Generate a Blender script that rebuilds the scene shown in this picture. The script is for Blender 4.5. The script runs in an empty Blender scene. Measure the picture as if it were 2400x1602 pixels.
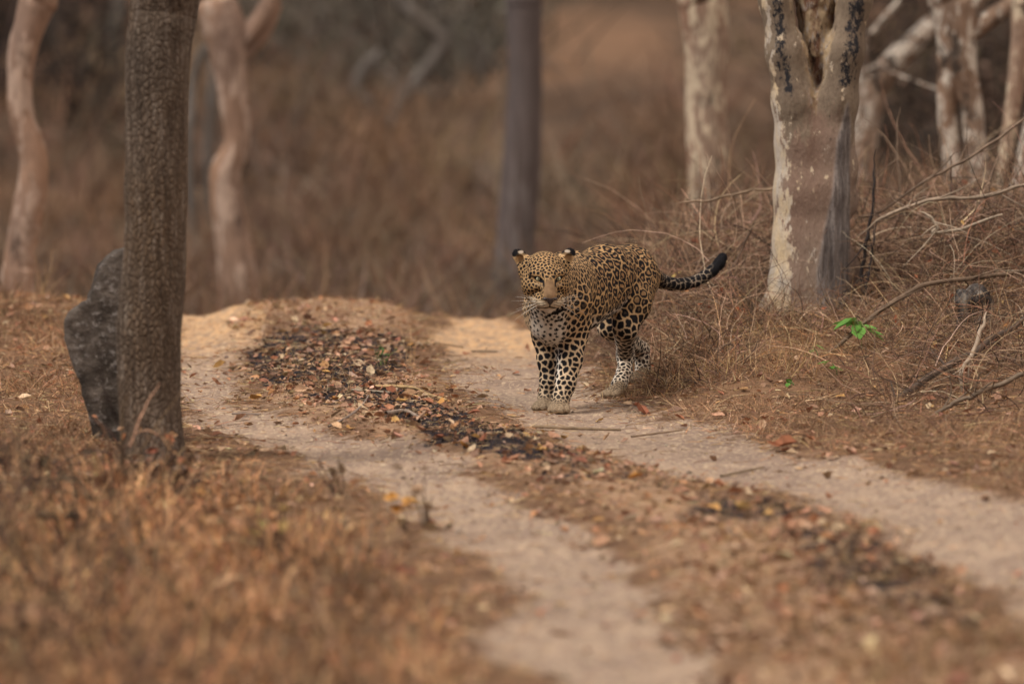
import bpy, math, random
import numpy as np
from mathutils import Vector, Matrix, Euler
from mathutils.kdtree import KDTree

SC = bpy.context.scene
COL = SC.collection
RAD = math.radians
# ------------------------------------------------------------------ camera
F = 16667.0            # focal length in photo pixels (250 mm on a 36 mm sensor, 2400 px wide)
CAM_H = 2.4
PITCH = math.atan(1178.0 / F)
cam_d = bpy.data.cameras.new('camera')
cam = bpy.data.objects.new('camera', cam_d); COL.objects.link(cam)
cam.location = (0, 0, CAM_H)
cam.rotation_euler = (RAD(90) - PITCH, 0, 0)
cam_d.sensor_width = 36; cam_d.lens = 250
cam_d.clip_start = 0.5; cam_d.clip_end = 900
cam_d.dof.use_dof = True
cam_d.dof.focus_distance = 30.2
cam_d.dof.aperture_fstop = 2.05
SC.camera = cam
# ------------------------------------------------------------------ world, sun, exposure
SUN_EL, SUN_AZ = 50.0, -58.0      # soft light from high on the left, a little behind the camera
w = bpy.data.worlds.new('World'); SC.world = w; w.use_nodes = True
wn = w.node_tree
sky = wn.nodes.new('ShaderNodeTexSky'); sky.sky_type = 'NISHITA'; sky.sun_disc = False
sky.sun_elevation = RAD(SUN_EL); sky.sun_rotation = RAD(180 + SUN_AZ)
sky.air_density = 1.0; sky.dust_density = 8.0; sky.ozone_density = 0.3
bg = wn.nodes['Background']; bg.inputs['Strength'].default_value = 0.072
wn.links.new(sky.outputs[0], bg.inputs['Color'])
sd = bpy.data.lights.new('sun', 'SUN'); sd.energy = 3.5; sd.angle = RAD(22); sd.color = (1.0, 0.93, 0.84)
so = bpy.data.objects.new('sun', sd); COL.objects.link(so)
el, az = RAD(SUN_EL), RAD(SUN_AZ)
sdir = Vector((math.sin(az) * math.cos(el), -math.cos(az) * math.cos(el), math.sin(el)))
so.rotation_euler = sdir.to_track_quat('Z', 'Y').to_euler()
so.location = (-10, 0, 20)
SC.view_settings.view_transform = 'Standard'; SC.view_settings.look = 'None'
SC.view_settings.gamma = 1.0; SC.view_settings.use_curve_mapping = False
SC.view_settings.exposure = 0.45
SC.render.engine = 'CYCLES'
SC.cycles.use_denoising = True
SC.cycles.max_bounces = 5; SC.cycles.diffuse_bounces = 3; SC.cycles.transparent_max_bounces = 6
# ------------------------------------------------------------------ helpers
SP, CP = math.sin(PITCH), math.cos(PITCH)
def W(px, py, Y):
    """world point in the plane y=Y that lies on the line of sight of photo pixel px,py"""
    a = (px - 1200.0) / F; b = (py - 801.0) / F
    dy = CP - b * SP; dz = -SP - b * CP
    t = Y / dy
    return np.array([a * t, Y, CAM_H + dz * t])
def proj(P):
    P = np.asarray(P, float); x = P[..., 0]; y = P[..., 1]; z = P[..., 2] - CAM_H
    d = y * CP - z * SP; u = y * SP + z * CP
    return 1200 + F * x / d, 801 - F * u / d
def G0(px, py):
    """flat-ground point seen at px,py"""
    a = (px - 1200.0) / F; b = (py - 801.0) / F
    dy = CP - b * SP; dz = -SP - b * CP
    t = CAM_H / -dz
    return np.array([a * t, dy * t])
def tag(o, label=None, cat=None, group=None, kind=None):
    if label: o['label'] = label
    if cat: o['category'] = cat
    if group: o['group'] = group
    if kind: o['kind'] = kind
    return o
def empty(name, loc, parent=None):
    o = bpy.data.objects.new(name, None); COL.objects.link(o); o.location = tuple(loc); o.empty_display_size = 0.1
    if parent: o.parent = parent
    return o
def mesh_np(name, V, faces, mat, parent=None, loc=(0, 0, 0), cols=None, smooth=True, attrs=None):
    """V (n,3) world coords; faces: list of int arrays (m,3)/(m,4); the object's origin goes to loc"""
    V = np.asarray(V, np.float32) - np.asarray(loc, np.float32)
    if not isinstance(faces, (list, tuple)): faces = [faces]
    faces = [np.asarray(f, np.int32) for f in faces if len(f)]
    me = bpy.data.meshes.new(name)
    me.vertices.add(len(V)); me.vertices.foreach_set('co', V.ravel())
    nl = sum(f.size for f in faces); npoly = sum(len(f) for f in faces)
    me.loops.add(nl); me.polygons.add(npoly)
    me.loops.foreach_set('vertex_index', np.concatenate([f.ravel() for f in faces]))
    sizes = np.concatenate([np.full(len(f), f.shape[1], np.int32) for f in faces])
    st = np.concatenate([[0], np.cumsum(sizes)[:-1]]).astype(np.int32)
    me.polygons.foreach_set('loop_start', st)
    me.update(calc_edges=True); me.validate()
    me.polygons.foreach_set('use_smooth', np.full(len(me.polygons), bool(smooth)))
    if cols is not None:
        ca = me.color_attributes.new('col', 'FLOAT_COLOR', 'POINT')
        c4 = np.ones((len(V), 4), np.float32); c4[:, :3] = cols
        ca.data.foreach_set('color', c4.ravel())
    for k, a in (attrs or {}).items():
        at = me.attributes.new(k, 'FLOAT', 'POINT'); at.data.foreach_set('value', np.asarray(a, np.float32))
    me.materials.append(mat)
    o = bpy.data.objects.new(name, me); COL.objects.link(o)
    if parent is not None:
        o.parent = parent
        o.location = tuple(np.asarray(loc, float) - np.asarray(parent_world(parent), float))
    else: o.location = tuple(loc)
    return o
def parent_world(p):
    v = Vector(p.location)
    while p.parent: p = p.parent; v += p.location
    return v
rng = np.random.default_rng(7)
def sstep(a, b, x):
    t = np.clip((x - a) / (b - a), 0, 1); return t * t * (3 - 2 * t)
def _h(ix, iy, iz, seed):
    n = (ix * 374761393 + iy * 668265263 + iz * 2147483647 + seed * 974634777) & 0xffffffff
    n = ((n ^ (n >> 13)) * 1274126177) & 0xffffffff
    return ((n ^ (n >> 16)) & 0xffff) / 32767.5 - 1.0
def vnoise(x, y, z=None, seed=0):
    z = np.zeros_like(x) if z is None else z
    xi = np.floor(x).astype(np.int64); yi = np.floor(y).astype(np.int64); zi = np.floor(z).astype(np.int64)
    fx = x - xi; fy = y - yi; fz = z - zi
    fx = fx * fx * (3 - 2 * fx); fy = fy * fy * (3 - 2 * fy); fz = fz * fz * (3 - 2 * fz)
    r = 0
    for a in (0, 1):
        for b in (0, 1):
            for c in (0, 1):
                wgt = (fx if a else 1 - fx) * (fy if b else 1 - fy) * (fz if c else 1 - fz)
                r = r + wgt * _h(xi + a, yi + b, zi + c, seed)
    return r
def fbm(x, y, z=None, seed=0, oct=3):
    r = 0; a = 1.0; s = 1.0
    for i in range(oct):
        r = r + a * vnoise(x * s, y * s, None if z is None else z * s, seed + i * 17); a *= .5; s *= 2.03
    return r
def catmull(P, n):
    P = np.asarray(P, float); m = len(P)
    Q = np.vstack([2 * P[0] - P[1], P, 2 * P[-1] - P[-2]])
    out = []
    for t in np.linspace(0, m - 1, n):
        i = min(int(t), m - 2); f = t - i
        p0, p1, p2, p3 = Q[i], Q[i + 1], Q[i + 2], Q[i + 3]
        out.append(.5 * ((2 * p1) + (-p0 + p2) * f + (2 * p0 - 5 * p1 + 4 * p2 - p3) * f * f + (-p0 + 3 * p1 - 3 * p2 + p3) * f ** 3))
    return np.array(out)
# ------------------------------------------------------------------ materials
def newmat(name, rough=0.9, spec=0.15):
    m = bpy.data.materials.new(name); m.use_nodes = True
    b = m.node_tree.nodes['Principled BSDF']; b.inputs['Roughness'].default_value = rough
    b.inputs['Specular IOR Level'].default_value = spec
    return m, m.node_tree, b
def node(nt, t, ins=None, **kw):
    n = nt.nodes.new(t)
    for k, v in kw.items(): setattr(n, k, v)
    for k, v in (ins or {}).items():
        if isinstance(v, bpy.types.NodeSocket): nt.links.new(v, n.inputs[k])
        else: n.inputs[k].default_value = v
    return n
def coords(nt, scale=(1, 1, 1), rot=(0, 0, 0)):
    tc = node(nt, 'ShaderNodeTexCoord')
    return node(nt, 'ShaderNodeMapping', {'Vector': tc.outputs['Object'], 'Scale': scale, 'Rotation': rot}).outputs[0]
def noise(nt, vec, scale, detail=4, rough=.55, out='Fac'):
    return node(nt, 'ShaderNodeTexNoise', {'Vector': vec, 'Scale': scale, 'Detail': detail, 'Roughness': rough}).outputs[out]
def ramp(nt, fac, stops, interp='LINEAR'):
    n = node(nt, 'ShaderNodeValToRGB', {'Fac': fac}); cr = n.color_ramp; cr.interpolation = interp
    while len(cr.elements) < len(stops): cr.elements.new(.5)
    for e, (p, c) in zip(cr.elements, stops):
        e.position = p; e.color = (c, c, c, 1) if isinstance(c, (int, float)) else (*c, 1)
    return n.outputs['Color']
def mix(nt, fac, a, b, mode='MIX'):
    n = node(nt, 'ShaderNodeMix', data_type='RGBA', blend_type=mode)
    for idx, v in ((0, fac), (6, a), (7, b)):
        if isinstance(v, bpy.types.NodeSocket): nt.links.new(v, n.inputs[idx])
        else: n.inputs[idx].default_value = v if idx == 0 else (*v, 1)
    return n.outputs[2]
def math_(nt, op, a, b=0.0, c=None, clamp=False):
    n = node(nt, 'ShaderNodeMath', operation=op, use_clamp=clamp)
    for i, v in enumerate((a, b, c)):
        if v is None: continue
        if isinstance(v, bpy.types.NodeSocket): nt.links.new(v, n.inputs[i])
        else: n.inputs[i].default_value = v
    return n.outputs[0]
def bump(nt, b, h, strength, dist):
    n = node(nt, 'ShaderNodeBump', {'Height': h, 'Strength': strength, 'Distance': dist})
    nt.links.new(n.outputs[0], b.inputs['Normal'])
def attr(nt, name, out='Fac'):
    return node(nt, 'ShaderNodeAttribute', attribute_name=name).outputs[out]
MATS = {}
def vcol_mat(name, rough=.85, spec=.15, transl=0.0, nscale=0, namt=.3):
    m, nt, b = newmat(name, rough, spec)
    c = attr(nt, 'col', 'Color')
    if nscale:
        n = noise(nt, coords(nt), nscale, 3)
        c = mix(nt, 1.0, c, ramp(nt, n, [(.3, 1 - namt), (.7, 1 + namt * .4)]), 'MULTIPLY')
    nt.links.new(c, b.inputs['Base Color'])
    if transl:
        tr = node(nt, 'ShaderNodeBsdfTranslucent', {'Color': c})
        mx = node(nt, 'ShaderNodeMixShader', {0: transl, 1: b.outputs[0], 2: tr.outputs[0]})
        nt.links.new(mx.outputs[0], nt.nodes['Material Output'].inputs[0])
    return m
M_strand = vcol_mat('dry_straw', .8, .2, .15)
M_leaf = vcol_mat('dry_leaf', .75, .25, .12, 60, .35)
M_twig = vcol_mat('twig_bark', .85, .15, 0, 25, .4)

def bark(name, base, light, dark, red, pscale=9, streak=(1, 1, .35), patch=.5, dark_amt=.3, bumpd=.01):
    m, nt, b = newmat(name, .88, .15)
    v = coords(nt, streak)
    n1 = noise(nt, v, pscale, 6, .62); n2 = noise(nt, v, pscale * .35, 3); n3 = noise(nt, v, pscale * 4, 5, .7)
    vo = node(nt, 'ShaderNodeTexVoronoi', {'Vector': node(nt, 'ShaderNodeVectorMath', {0: v, 1: noise(nt, v, pscale, 3, .6, 'Color')}, operation='ADD').outputs[0], 'Scale': pscale * 1.1}).outputs['Color']
    sep = node(nt, 'ShaderNodeSeparateColor', {0: vo}).outputs[0]
    c = mix(nt, ramp(nt, n2, [(.35, 0.0), (.65, 1.0)]), base, red)
    patchf = ramp(nt, math_(nt, 'ADD', math_(nt, 'MULTIPLY', n1, .75), math_(nt, 'MULTIPLY', sep, .25)), [(patch, 0.0), (patch + .06, 1.0)])
    c = mix(nt, patchf, c, light)
    dk = ramp(nt, noise(nt, v, pscale * .8, 7, .7), [(dark_amt, 1.0), (dark_amt + .08, 0.0)])
    c = mix(nt, dk, c, dark)
    c = mix(nt, 1.0, c, ramp(nt, n3, [(.25, .6), (.75, 1.15)]), 'MULTIPLY')
    nt.links.new(c, b.inputs['Base Color'])
    h = math_(nt, 'ADD', math_(nt, 'MULTIPLY', patchf, .35), math_(nt, 'ADD', n3, math_(nt, 'MULTIPLY', dk, -.5)))
    bump(nt, b, h, .8, bumpd)
    return m
M_pale = bark('pale_flaky_bark', (.27, .19, .14), (.50, .40, .29), (.06, .045, .035), (.25, .135, .09), 9, patch=.50, dark_amt=.36)
M_pink = bark('pinkish_bark', (.23, .155, .12), (.37, .265, .205), (.10, .065, .05), (.29, .165, .10), 6, patch=.52, dark_amt=.33)
M_grey = bark('grey_smooth_bark', (.105, .085, .082), (.15, .125, .118), (.05, .04, .04), (.095, .07, .062), 7, streak=(1, 1, .12), patch=.55)
M_far = bark('distant_bark', (.115, .10, .09), (.17, .15, .135), (.05, .04, .035), (.10, .08, .065), 5, patch=.55)
M_white = bark('whitish_bark', (.20, .14, .105), (.50, .43, .36), (.055, .04, .032), (.24, .15, .10), 7.5, patch=.51, dark_amt=.42, streak=(1, 1, .6))
def blocky_bark():
    m, nt, b = newmat('blocky_grey_bark', .9, .12)
    v = coords(nt, (1, 1, .5))
    warp = node(nt, 'ShaderNodeVectorMath', {0: v, 1: node(nt, 'ShaderNodeVectorMath', {0: noise(nt, v, 14, 3, .5, 'Color'), 'Scale': .03}, operation='SCALE').outputs[0]}, operation='ADD').outputs[0]
    ve = node(nt, 'ShaderNodeTexVoronoi', {'Vector': warp, 'Scale': 62}, feature='DISTANCE_TO_EDGE').outputs['Distance']
    vc = node(nt, 'ShaderNodeTexVoronoi', {'Vector': warp, 'Scale': 62}).outputs['Color']
    sep = node(nt, 'ShaderNodeSeparateColor', {0: vc}).outputs[0]
    crack = ramp(nt, ve, [(.0, 0.0), (.30, 1.0)])
    fur = noise(nt, coords(nt, (1, 1, .10)), 42, 5, .6)
    big = noise(nt, v, 3, 3)
    c = mix(nt, ramp(nt, big, [(.35, 0.0), (.65, 1.0)]), (.125, .082, .052), (.15, .115, .09))
    c = mix(nt, ramp(nt, math_(nt, 'MULTIPLY', sep, noise(nt, v, 7, 3)), [(.42, 0.0), (.6, .5)]), c, (.25, .20, .155))
    c = mix(nt, math_(nt, 'MULTIPLY', math_(nt, 'SUBTRACT', 1.0, crack), .62), c, (.045, .03, .021))
    c = mix(nt, ramp(nt, fur, [(.34, .75), (.50, 0.0)]), c, (.05, .035, .026))
    c = mix(nt, ramp(nt, fur, [(.54, 0.0), (.70, .55)]), c, (.24, .19, .155))
    c = mix(nt, 1.0, c, ramp(nt, noise(nt, coords(nt, (1, 1, .4)), 2.2, 4, .6), [(.3, .72), (.7, 1.25)]), 'MULTIPLY')
    c = mix(nt, 1.0, c, ramp(nt, noise(nt, v, 60, 5, .7), [(.25, .65), (.75, 1.2)]), 'MULTIPLY')
    nt.links.new(c, b.inputs['Base Color'])
    bump(nt, b, math_(nt, 'ADD', math_(nt, 'MULTIPLY', crack, .6), math_(nt, 'ADD', fur, math_(nt, 'MULTIPLY', sep, .3))), 1.0, .008)
    return m
M_block = blocky_bark()
# ------------------------------------------------------------------ terrain shape
LR = np.array([[700, 420, 500], [755, 400, 545], [800, 380, 600], [850, 360, 600], [900, 340, 590], [950, 370, 590], [1000, 430, 700], [1030, 500, 880],
               [1060, 610, 1000], [1100, 740, 1110], [1150, 860, 1230], [1200, 940, 1310], [1300, 1040, 1440], [1400, 1110, 1530], [1500, 1160, 1600], [1602, 1210, 1680], [1900, 1330, 1900], [2600, 1500, 2400]], float)
RR = np.array([[700, 1030, 1260], [765, 1010, 1290], [800, 990, 1340], [850, 1010, 1400], [900, 1060, 1440], [950, 1110, 1500], [1000, 1180, 1640],
               [1050, 1330, 1830], [1100, 1490, 2010], [1150, 1660, 2200], [1200, 1840, 2450], [1250, 1980, 2700], [1300, 2090, 2900], [1400, 2290, 3300], [1602, 2600, 3900], [1900, 3000, 4700], [2600, 3600, 6000]], float)
def masks(x, y):
    """track layout on the ground: rut, ridge, verge masks and blackened litter"""
    px = 1200 + F * x / y
    py = 801 - F * (y * SP - CAM_H * CP) / (y * CP + CAM_H * SP)
    py = np.clip(py, 600, 2600)
    m_px = y / F
    wob = fbm(x * 2.2, y * .9, seed=3) * .13 + vnoise(x * 7, y * 3, seed=4) * .05
    def band(T):
        l = np.interp(py, T[:, 0], T[:, 1]); r = np.interp(py, T[:, 0], T[:, 2])
        return np.minimum(px - l, r - px) * m_px + wob
    dl = band(LR); dr = band(RR)
    rut = np.maximum(sstep(-.14, .22, dl), sstep(-.14, .24, dr))
    l2 = np.interp(py, LR[:, 0], LR[:, 2]); r2 = np.interp(py, RR[:, 0], RR[:, 1])
    ridge = sstep(0, .25, np.minimum(px - l2, r2 - px) * m_px + wob)
    ash = np.zeros_like(x)
    for cx, cy, rx, ry, a in ((770, 870, 190, 72, 1.0), (700, 835, 120, 38, .95), (900, 822, 90, 18, .8), (820, 945, 170, 34, .85), (930, 975, 120, 24, .7), (1100, 1030, 130, 26, .9), (1230, 1072, 120, 26, .9), (1400, 1125, 130, 28, .5), (1000, 1003, 105, 24, 1.0), (1180, 1052, 110, 26, .95), (1300, 1090, 110, 26, 1.0),
                              (1760, 1225, 170, 40, .75), (2060, 1350, 190, 60, .85), (1900, 1290, 120, 30, .6), (2200, 1470, 200, 60, .6), (1550, 1165, 90, 20, .4)):
        q = ((px - cx) / rx) ** 2 + ((py - cy) / ry) ** 2
        ash = np.maximum(ash, a * sstep(1.5, .25, q + fbm(x * 6, y * 2.5, seed=9) * .55))
    ash *= 1 - .9 * rut
    fade = sstep(60, 45, y)
    return px, py, rut * fade, ridge, ash * sstep(60, 45, y)
YC = 35.6
CREST = np.array([[-600, .10], [0, .12], [200, .08], [330, .02], [428, -.005], [485, .01], [540, .055], [604, .062], [698, .07], [783, .077], [868, .07], [911, .052], [953, .02], [996, -.02], [1060, -.04], [1102, -.037],
                  [1209, -.03], [1300, -.03], [1420, .0], [1600, .04], [2400, .06], [3200, .1]])
def zg(x, y, full=False):
    x = np.asarray(x, float); y = np.asarray(y, float)
    px, py, rut, ridge, ash = masks(x, y)
    verge = 1 - np.clip(rut + ridge, 0, 1)
    z = -.012 * rut + .045 * ridge + .02 * verge
    z = z + .012 * fbm(x * 3, y * 2.2, seed=1) * (1 - .55 * rut) + .006 * fbm(x * 14, y * 9, seed=2) * (1 - .45 * rut)
    h = np.interp(px, CREST[:, 0], CREST[:, 1])
    near = sstep(31.4, YC, y) * (1 - sstep(YC, YC + 1.0, y))
    z = z * (1 - near * .75) + h * near
    # land drops away behind the crest where the track runs on, and lies level on the right
    side = sstep(1330, 1560, px)
    drop = (1 - side) * 1.0 + side * .25
    bk = sstep(YC + .05, YC + 4.5, y) * (1 - sstep(50, 85, y))
    z = z - bk * drop * .75
    z = z + sstep(50, 100, y) * (.5 * fbm(x * .08, y * .05, seed=21) + .2) + sstep(140, 420, y) * 16
    # rising bank on the right and left verges
    z = z + sstep(1440, 1800, px) * .20 * sstep(29.3, 31.8, y) * (1 - sstep(36, 40, y)) + sstep(1500, 2500, px) * .05 * sstep(40, 33, y) * sstep(20, 27, y)
    # level pad under the leopard's feet
    if full: return z, rut, ridge, ash, verge, px, py
    return z
def near_axis(segs):
    out = [segs[0][0]]
    for a, b, s in segs:
        n = max(1, int(round((b - a) / s))); out += list(np.linspace(a, b, n + 1)[1:])
    return np.array(out)
ax = near_axis([(-320, -60, 20), (-60, -12, 3), (-12, -3.4, .35), (-3.4, 3.6, .024), (3.6, 12, .35), (12, 60, 3), (60, 320, 20)])
ay = near_axis([(-30, 14, 2), (14, 18, .2), (18, 28, .045), (28, 37.4, .03), (37.4, 45, .2), (45, 120, 1.0), (120, 460, 10)])
X, Y = np.meshgrid(ax, ay, indexing='xy')
Z, rut, ridge, ash, verge, PX, PY = zg(X, np.maximum(Y, 6), True)
Z = np.where(Y < 6, 0.0, Z)
nx, ny = len(ax), len(ay)
V = np.stack([X.ravel(), Y.ravel(), Z.ravel()], 1)
I = (np.arange(ny - 1)[:, None] * nx + np.arange(nx - 1)[None, :]).ravel()
Q = np.stack([I, I + 1, I + 1 + nx, I + nx], 1)
def ground_mat():
    m, nt, b = newmat('earth', .95, .1)
    v = coords(nt)
    r = attr(nt, 'rut'); a = attr(nt, 'ash'); rg = attr(nt, 'ridge'); sn = attr(nt, 'sand'); fr = attr(nt, 'far')
    n1 = noise(nt, v, 1.6, 6, .6); n2 = noise(nt, v, 9, 6, .65); n3 = noise(nt, v, 45, 5, .7); n4 = noise(nt, v, 160, 3, .7)
    vstr = coords(nt, (1, .22, 1))
    ns = noise(nt, vstr, 22, 5, .7)
    track = mix(nt, ramp(nt, n1, [(.35, 0.0), (.65, 1.0)]), (.275, .195, .148), (.415, .295, .208))
    track = mix(nt, sn, track, (.58, .355, .185))
    track = mix(nt, ramp(nt, ns, [(.42, 0.0), (.62, .75)]), track, (.22, .155, .12))
    track = mix(nt, ramp(nt, noise(nt, vstr, 60, 4, .7), [(.52, 0.0), (.66, .8)]), track, (.56, .43, .29))
    track = mix(nt, ramp(nt, n3, [(.58, 0.0), (.72, .6)]), track, (.46, .34, .22))
    soil = mix(nt, ramp(nt, n2, [(.35, 0.0), (.65, 1.0)]), (.105, .06, .037), (.20, .115, .065))
    soil = mix(nt, ramp(nt, n3, [(.5, 0.0), (.7, .7)]), soil, (.36, .20, .12))
    mix_n = math_(nt, 'ADD', math_(nt, 'MULTIPLY', n2, .6), math_(nt, 'MULTIPLY', n3, .4))
    soil = mix(nt, rg, soil, mix(nt, ramp(nt, n2, [(.35, 0.0), (.65, 1.0)]), (.24, .145, .09), (.42, .27, .165)))
    rf = math_(nt, 'ADD', r, math_(nt, 'MULTIPLY', math_(nt, 'SUBTRACT', mix_n, .5), 2.2))
    c = mix(nt, ramp(nt, rf, [(.3, 0.0), (.6, 1.0)]), soil, track)
    af = math_(nt, 'ADD', a, math_(nt, 'MULTIPLY', math_(nt, 'SUBTRACT', mix_n, .5), 3.2))
    c = mix(nt, ramp(nt, af, [(.38, 0.0), (.62, 1.0)]), c, (.028, .022, .024))
    farc = mix(nt, ramp(nt, noise(nt, v, .45, 4, .6), [(.38, 0.0), (.60, 1.0)]), (.07, .046, .032), (.15, .09, .055))
    farc = mix(nt, attr(nt, 'clear'), farc, (.20, .115, .068))
    c = mix(nt, fr, c, farc)
    c = mix(nt, 1.0, c, ramp(nt, n4, [(.25, .82), (.75, 1.10)]), 'MULTIPLY')
    nt.links.new(c, b.inputs['Base Color'])
    bump(nt, b, math_(nt, 'ADD', n3, math_(nt, 'MULTIPLY', n4, .4)), .9, .014)
    return m
sand = sstep(32.2, 34.3, Y) * (1 - sstep(YC + 1, YC + 3, Y)) * sstep(1400, 1250, PX)
g = mesh_np('ground', V, Q, ground_mat(), cols=None,
            attrs={'rut': (rut + sand * .75 * (PX < 620) * (PX > 250)).clip(0, 1).ravel(), 'ash': ash.ravel(), 'ridge': ridge.ravel(), 'sand': sand.ravel(), 'clear': (sstep(960, 1120, PX) * sstep(1640, 1520, PX) * sstep(70, 74, Y) * sstep(88, 82, Y) * (.75 + .25 * fbm(X * .8, Y * .3, seed=5))).ravel(), 'far': sstep(37, 44, Y).ravel()})
tag(g, kind='structure')
# ------------------------------------------------------------------ implicit surfaces
class Field:
    def __init__(s, lo, hi, h):
        s.lo = np.asarray(lo, float); s.h = h
        s.n = np.ceil((np.asarray(hi) - s.lo) / h).astype(int) + 1
        s.D = np.full(s.n, .06, np.float32)
    def window(s, lo, hi):
        a = np.maximum(np.floor((lo - s.lo) / s.h).astype(int), 0); b = np.minimum(np.ceil((hi - s.lo) / s.h).astype(int) + 1, s.n)
        if np.any(b <= a): return None
        sl = tuple(slice(i, j) for i, j in zip(a, b))
        g = [s.lo[k] + s.h * np.arange(a[k], b[k], dtype=np.float32) for k in range(3)]
        return sl, g[0][:, None, None], g[1][None, :, None], g[2][None, None, :]
    def add(s, prim, k=.03, sub=False):
        lo, hi = prim.box(); pad = k + .03
        wd = s.window(lo - pad, hi + pad)
        if wd is None: return
        sl, x, y, z = wd
        d = prim.dist(x, y, z).astype(np.float32); c = s.D[sl]
        if sub: d = -d; h = np.clip(.5 + .5 * (d - c) / k, 0, 1); s.D[sl] = c * (1 - h) + d * h + k * h * (1 - h)
        else: h = np.clip(.5 + .5 * (c - d) / k, 0, 1); s.D[sl] = c * (1 - h) + d * h - k * h * (1 - h)
    def mesh(s, smooth=1):
        D = s.D; n = D.shape; ins = D < 0
        A = ins[:-1, :-1, :-1]; cnt = np.zeros(A.shape, np.int8)
        for dx in (0, 1):
            for dy in (0, 1):
                for dz in (0, 1):
                    cnt += ins[dx:n[0] - 1 + dx, dy:n[1] - 1 + dy, dz:n[2] - 1 + dz]
        act = (cnt > 0) & (cnt < 8)
        C = np.argwhere(act); idx = np.full(act.shape, -1, np.int32); idx[act] = np.arange(len(C))
        P = np.zeros((len(C), 3)); N = np.zeros(len(C))
        cor = [(a, b, c) for a in (0, 1) for b in (0, 1) for c in (0, 1)]
        val = {q: D[C[:, 0] + q[0], C[:, 1] + q[1], C[:, 2] + q[2]].astype(float) for q in cor}
        for q in cor:
            for axx in range(3):
                if q[axx] == 0:
                    p = list(q); p[axx] = 1; p = tuple(p)
                    a, b = val[q], val[p]; m = (a < 0) != (b < 0)
                    t = np.where(m, a / np.where(m, a - b, 1), 0)
                    off = np.tile(np.array(q, float), (len(C), 1)); off[:, axx] += t
                    P[m] += off[m]; N[m] += 1
        P = s.lo + s.h * (C + P / N[:, None])
        Fs = []
        for axx in range(3):
            o = [(1, 2), (2, 0), (0, 1)][axx]
            sl0 = [slice(1, -1)] * 3; sl1 = [slice(1, -1)] * 3; sl0[axx] = slice(0, -1); sl1[axx] = slice(1, None)
            a = ins[tuple(sl0)]; b = ins[tuple(sl1)]
            E = np.argwhere(a != b)
            if not len(E): continue
            flip = a[tuple(E.T)]
            base = E.copy(); base[:, o[0]] += 1; base[:, o[1]] += 1
            def cell(i, j):
                q = base.copy(); q[:, o[0]] -= i; q[:, o[1]] -= j; return idx[tuple(q.T)]
            f = np.stack([cell(1, 1), cell(0, 1), cell(0, 0), cell(1, 0)], 1)
            f[~flip] = f[~flip][:, ::-1]
            Fs.append(f)
        Fq = np.vstack(Fs); Fq = Fq[(Fq >= 0).all(1)]
        for _ in range(smooth):
            S = np.zeros_like(P); K = np.zeros(len(P))
            for i in range(4):
                a = Fq[:, i]; b = Fq[:, (i + 1) % 4]
                for d in range(3):
                    S[:, d] += np.bincount(a, P[b, d], len(P)) + np.bincount(b, P[a, d], len(P))
                K += np.bincount(a, minlength=len(P)) + np.bincount(b, minlength=len(P))
            P = P * .4 + .6 * S / np.maximum(K, 1)[:, None]
        return P, Fq
class Seg:
    """tapered capsule; n,s flatten it by the factor s along the direction n"""
    def __init__(s, a, b, ra, rb, n=None, sq=1.0, **kw):
        s.a = np.asarray(a, float); s.b = np.asarray(b, float); s.ra = ra; s.rb = rb
        s.n = None if n is None else np.asarray(n, float) / np.linalg.norm(n); s.sq = sq; s.__dict__.update(kw)
    def box(s):
        r = max(s.ra, s.rb); return np.minimum(s.a, s.b) - r, np.maximum(s.a, s.b) + r
    def dist(s, x, y, z):
        a, b = s.a, s.b
        if s.n is not None:
            n = s.n; k = s.sq - 1
            dn = (x * n[0] + y * n[1] + z * n[2]) * k
            x, y, z = x + dn * n[0], y + dn * n[1], z + dn * n[2]
            a = a + n * (a @ n) * k; b = b + n * (b @ n) * k
        d = b - a; L = max(d @ d, 1e-9)
        px, py, pz = x - a[0], y - a[1], z - a[2]
        t = np.clip((px * d[0] + py * d[1] + pz * d[2]) / L, 0, 1)
        r = s.ra + (s.rb - s.ra) * t
        return (np.sqrt((px - d[0] * t) ** 2 + (py - d[1] * t) ** 2 + (pz - d[2] * t) ** 2) - r) / (s.sq ** .3)
class Ell:
    def __init__(s, c, r, R=None, **kw):
        s.c = np.asarray(c, float); s.r = np.asarray(r, float); s.R = np.eye(3) if R is None else np.asarray(R, float); s.__dict__.update(kw)
    def box(s):
        m = max(s.r); return s.c - m, s.c + m
    def dist(s, x, y, z):
        p = [x - s.c[0], y - s.c[1], z - s.c[2]]
        q = [sum(s.R[i][j] * p[j] for j in range(3)) for i in range(3)]
        k0 = np.sqrt(sum((q[i] / s.r[i]) ** 2 for i in range(3))); k1 = np.sqrt(sum((q[i] / s.r[i] ** 2) ** 2 for i in range(3)))
        return k0 * (k0 - 1) / np.maximum(k1, 1e-6)
def normals(P, Fq):
    e1 = P[Fq[:, 2]] - P[Fq[:, 0]]; e2 = P[Fq[:, 3]] - P[Fq[:, 1]]
    fn = np.cross(e1, e2); N = np.zeros_like(P)
    for i in range(4):
        for d in range(3): N[:, d] += np.bincount(Fq[:, i], fn[:, d], len(P))
    return N / np.maximum(np.linalg.norm(N, axis=1), 1e-12)[:, None]
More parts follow.
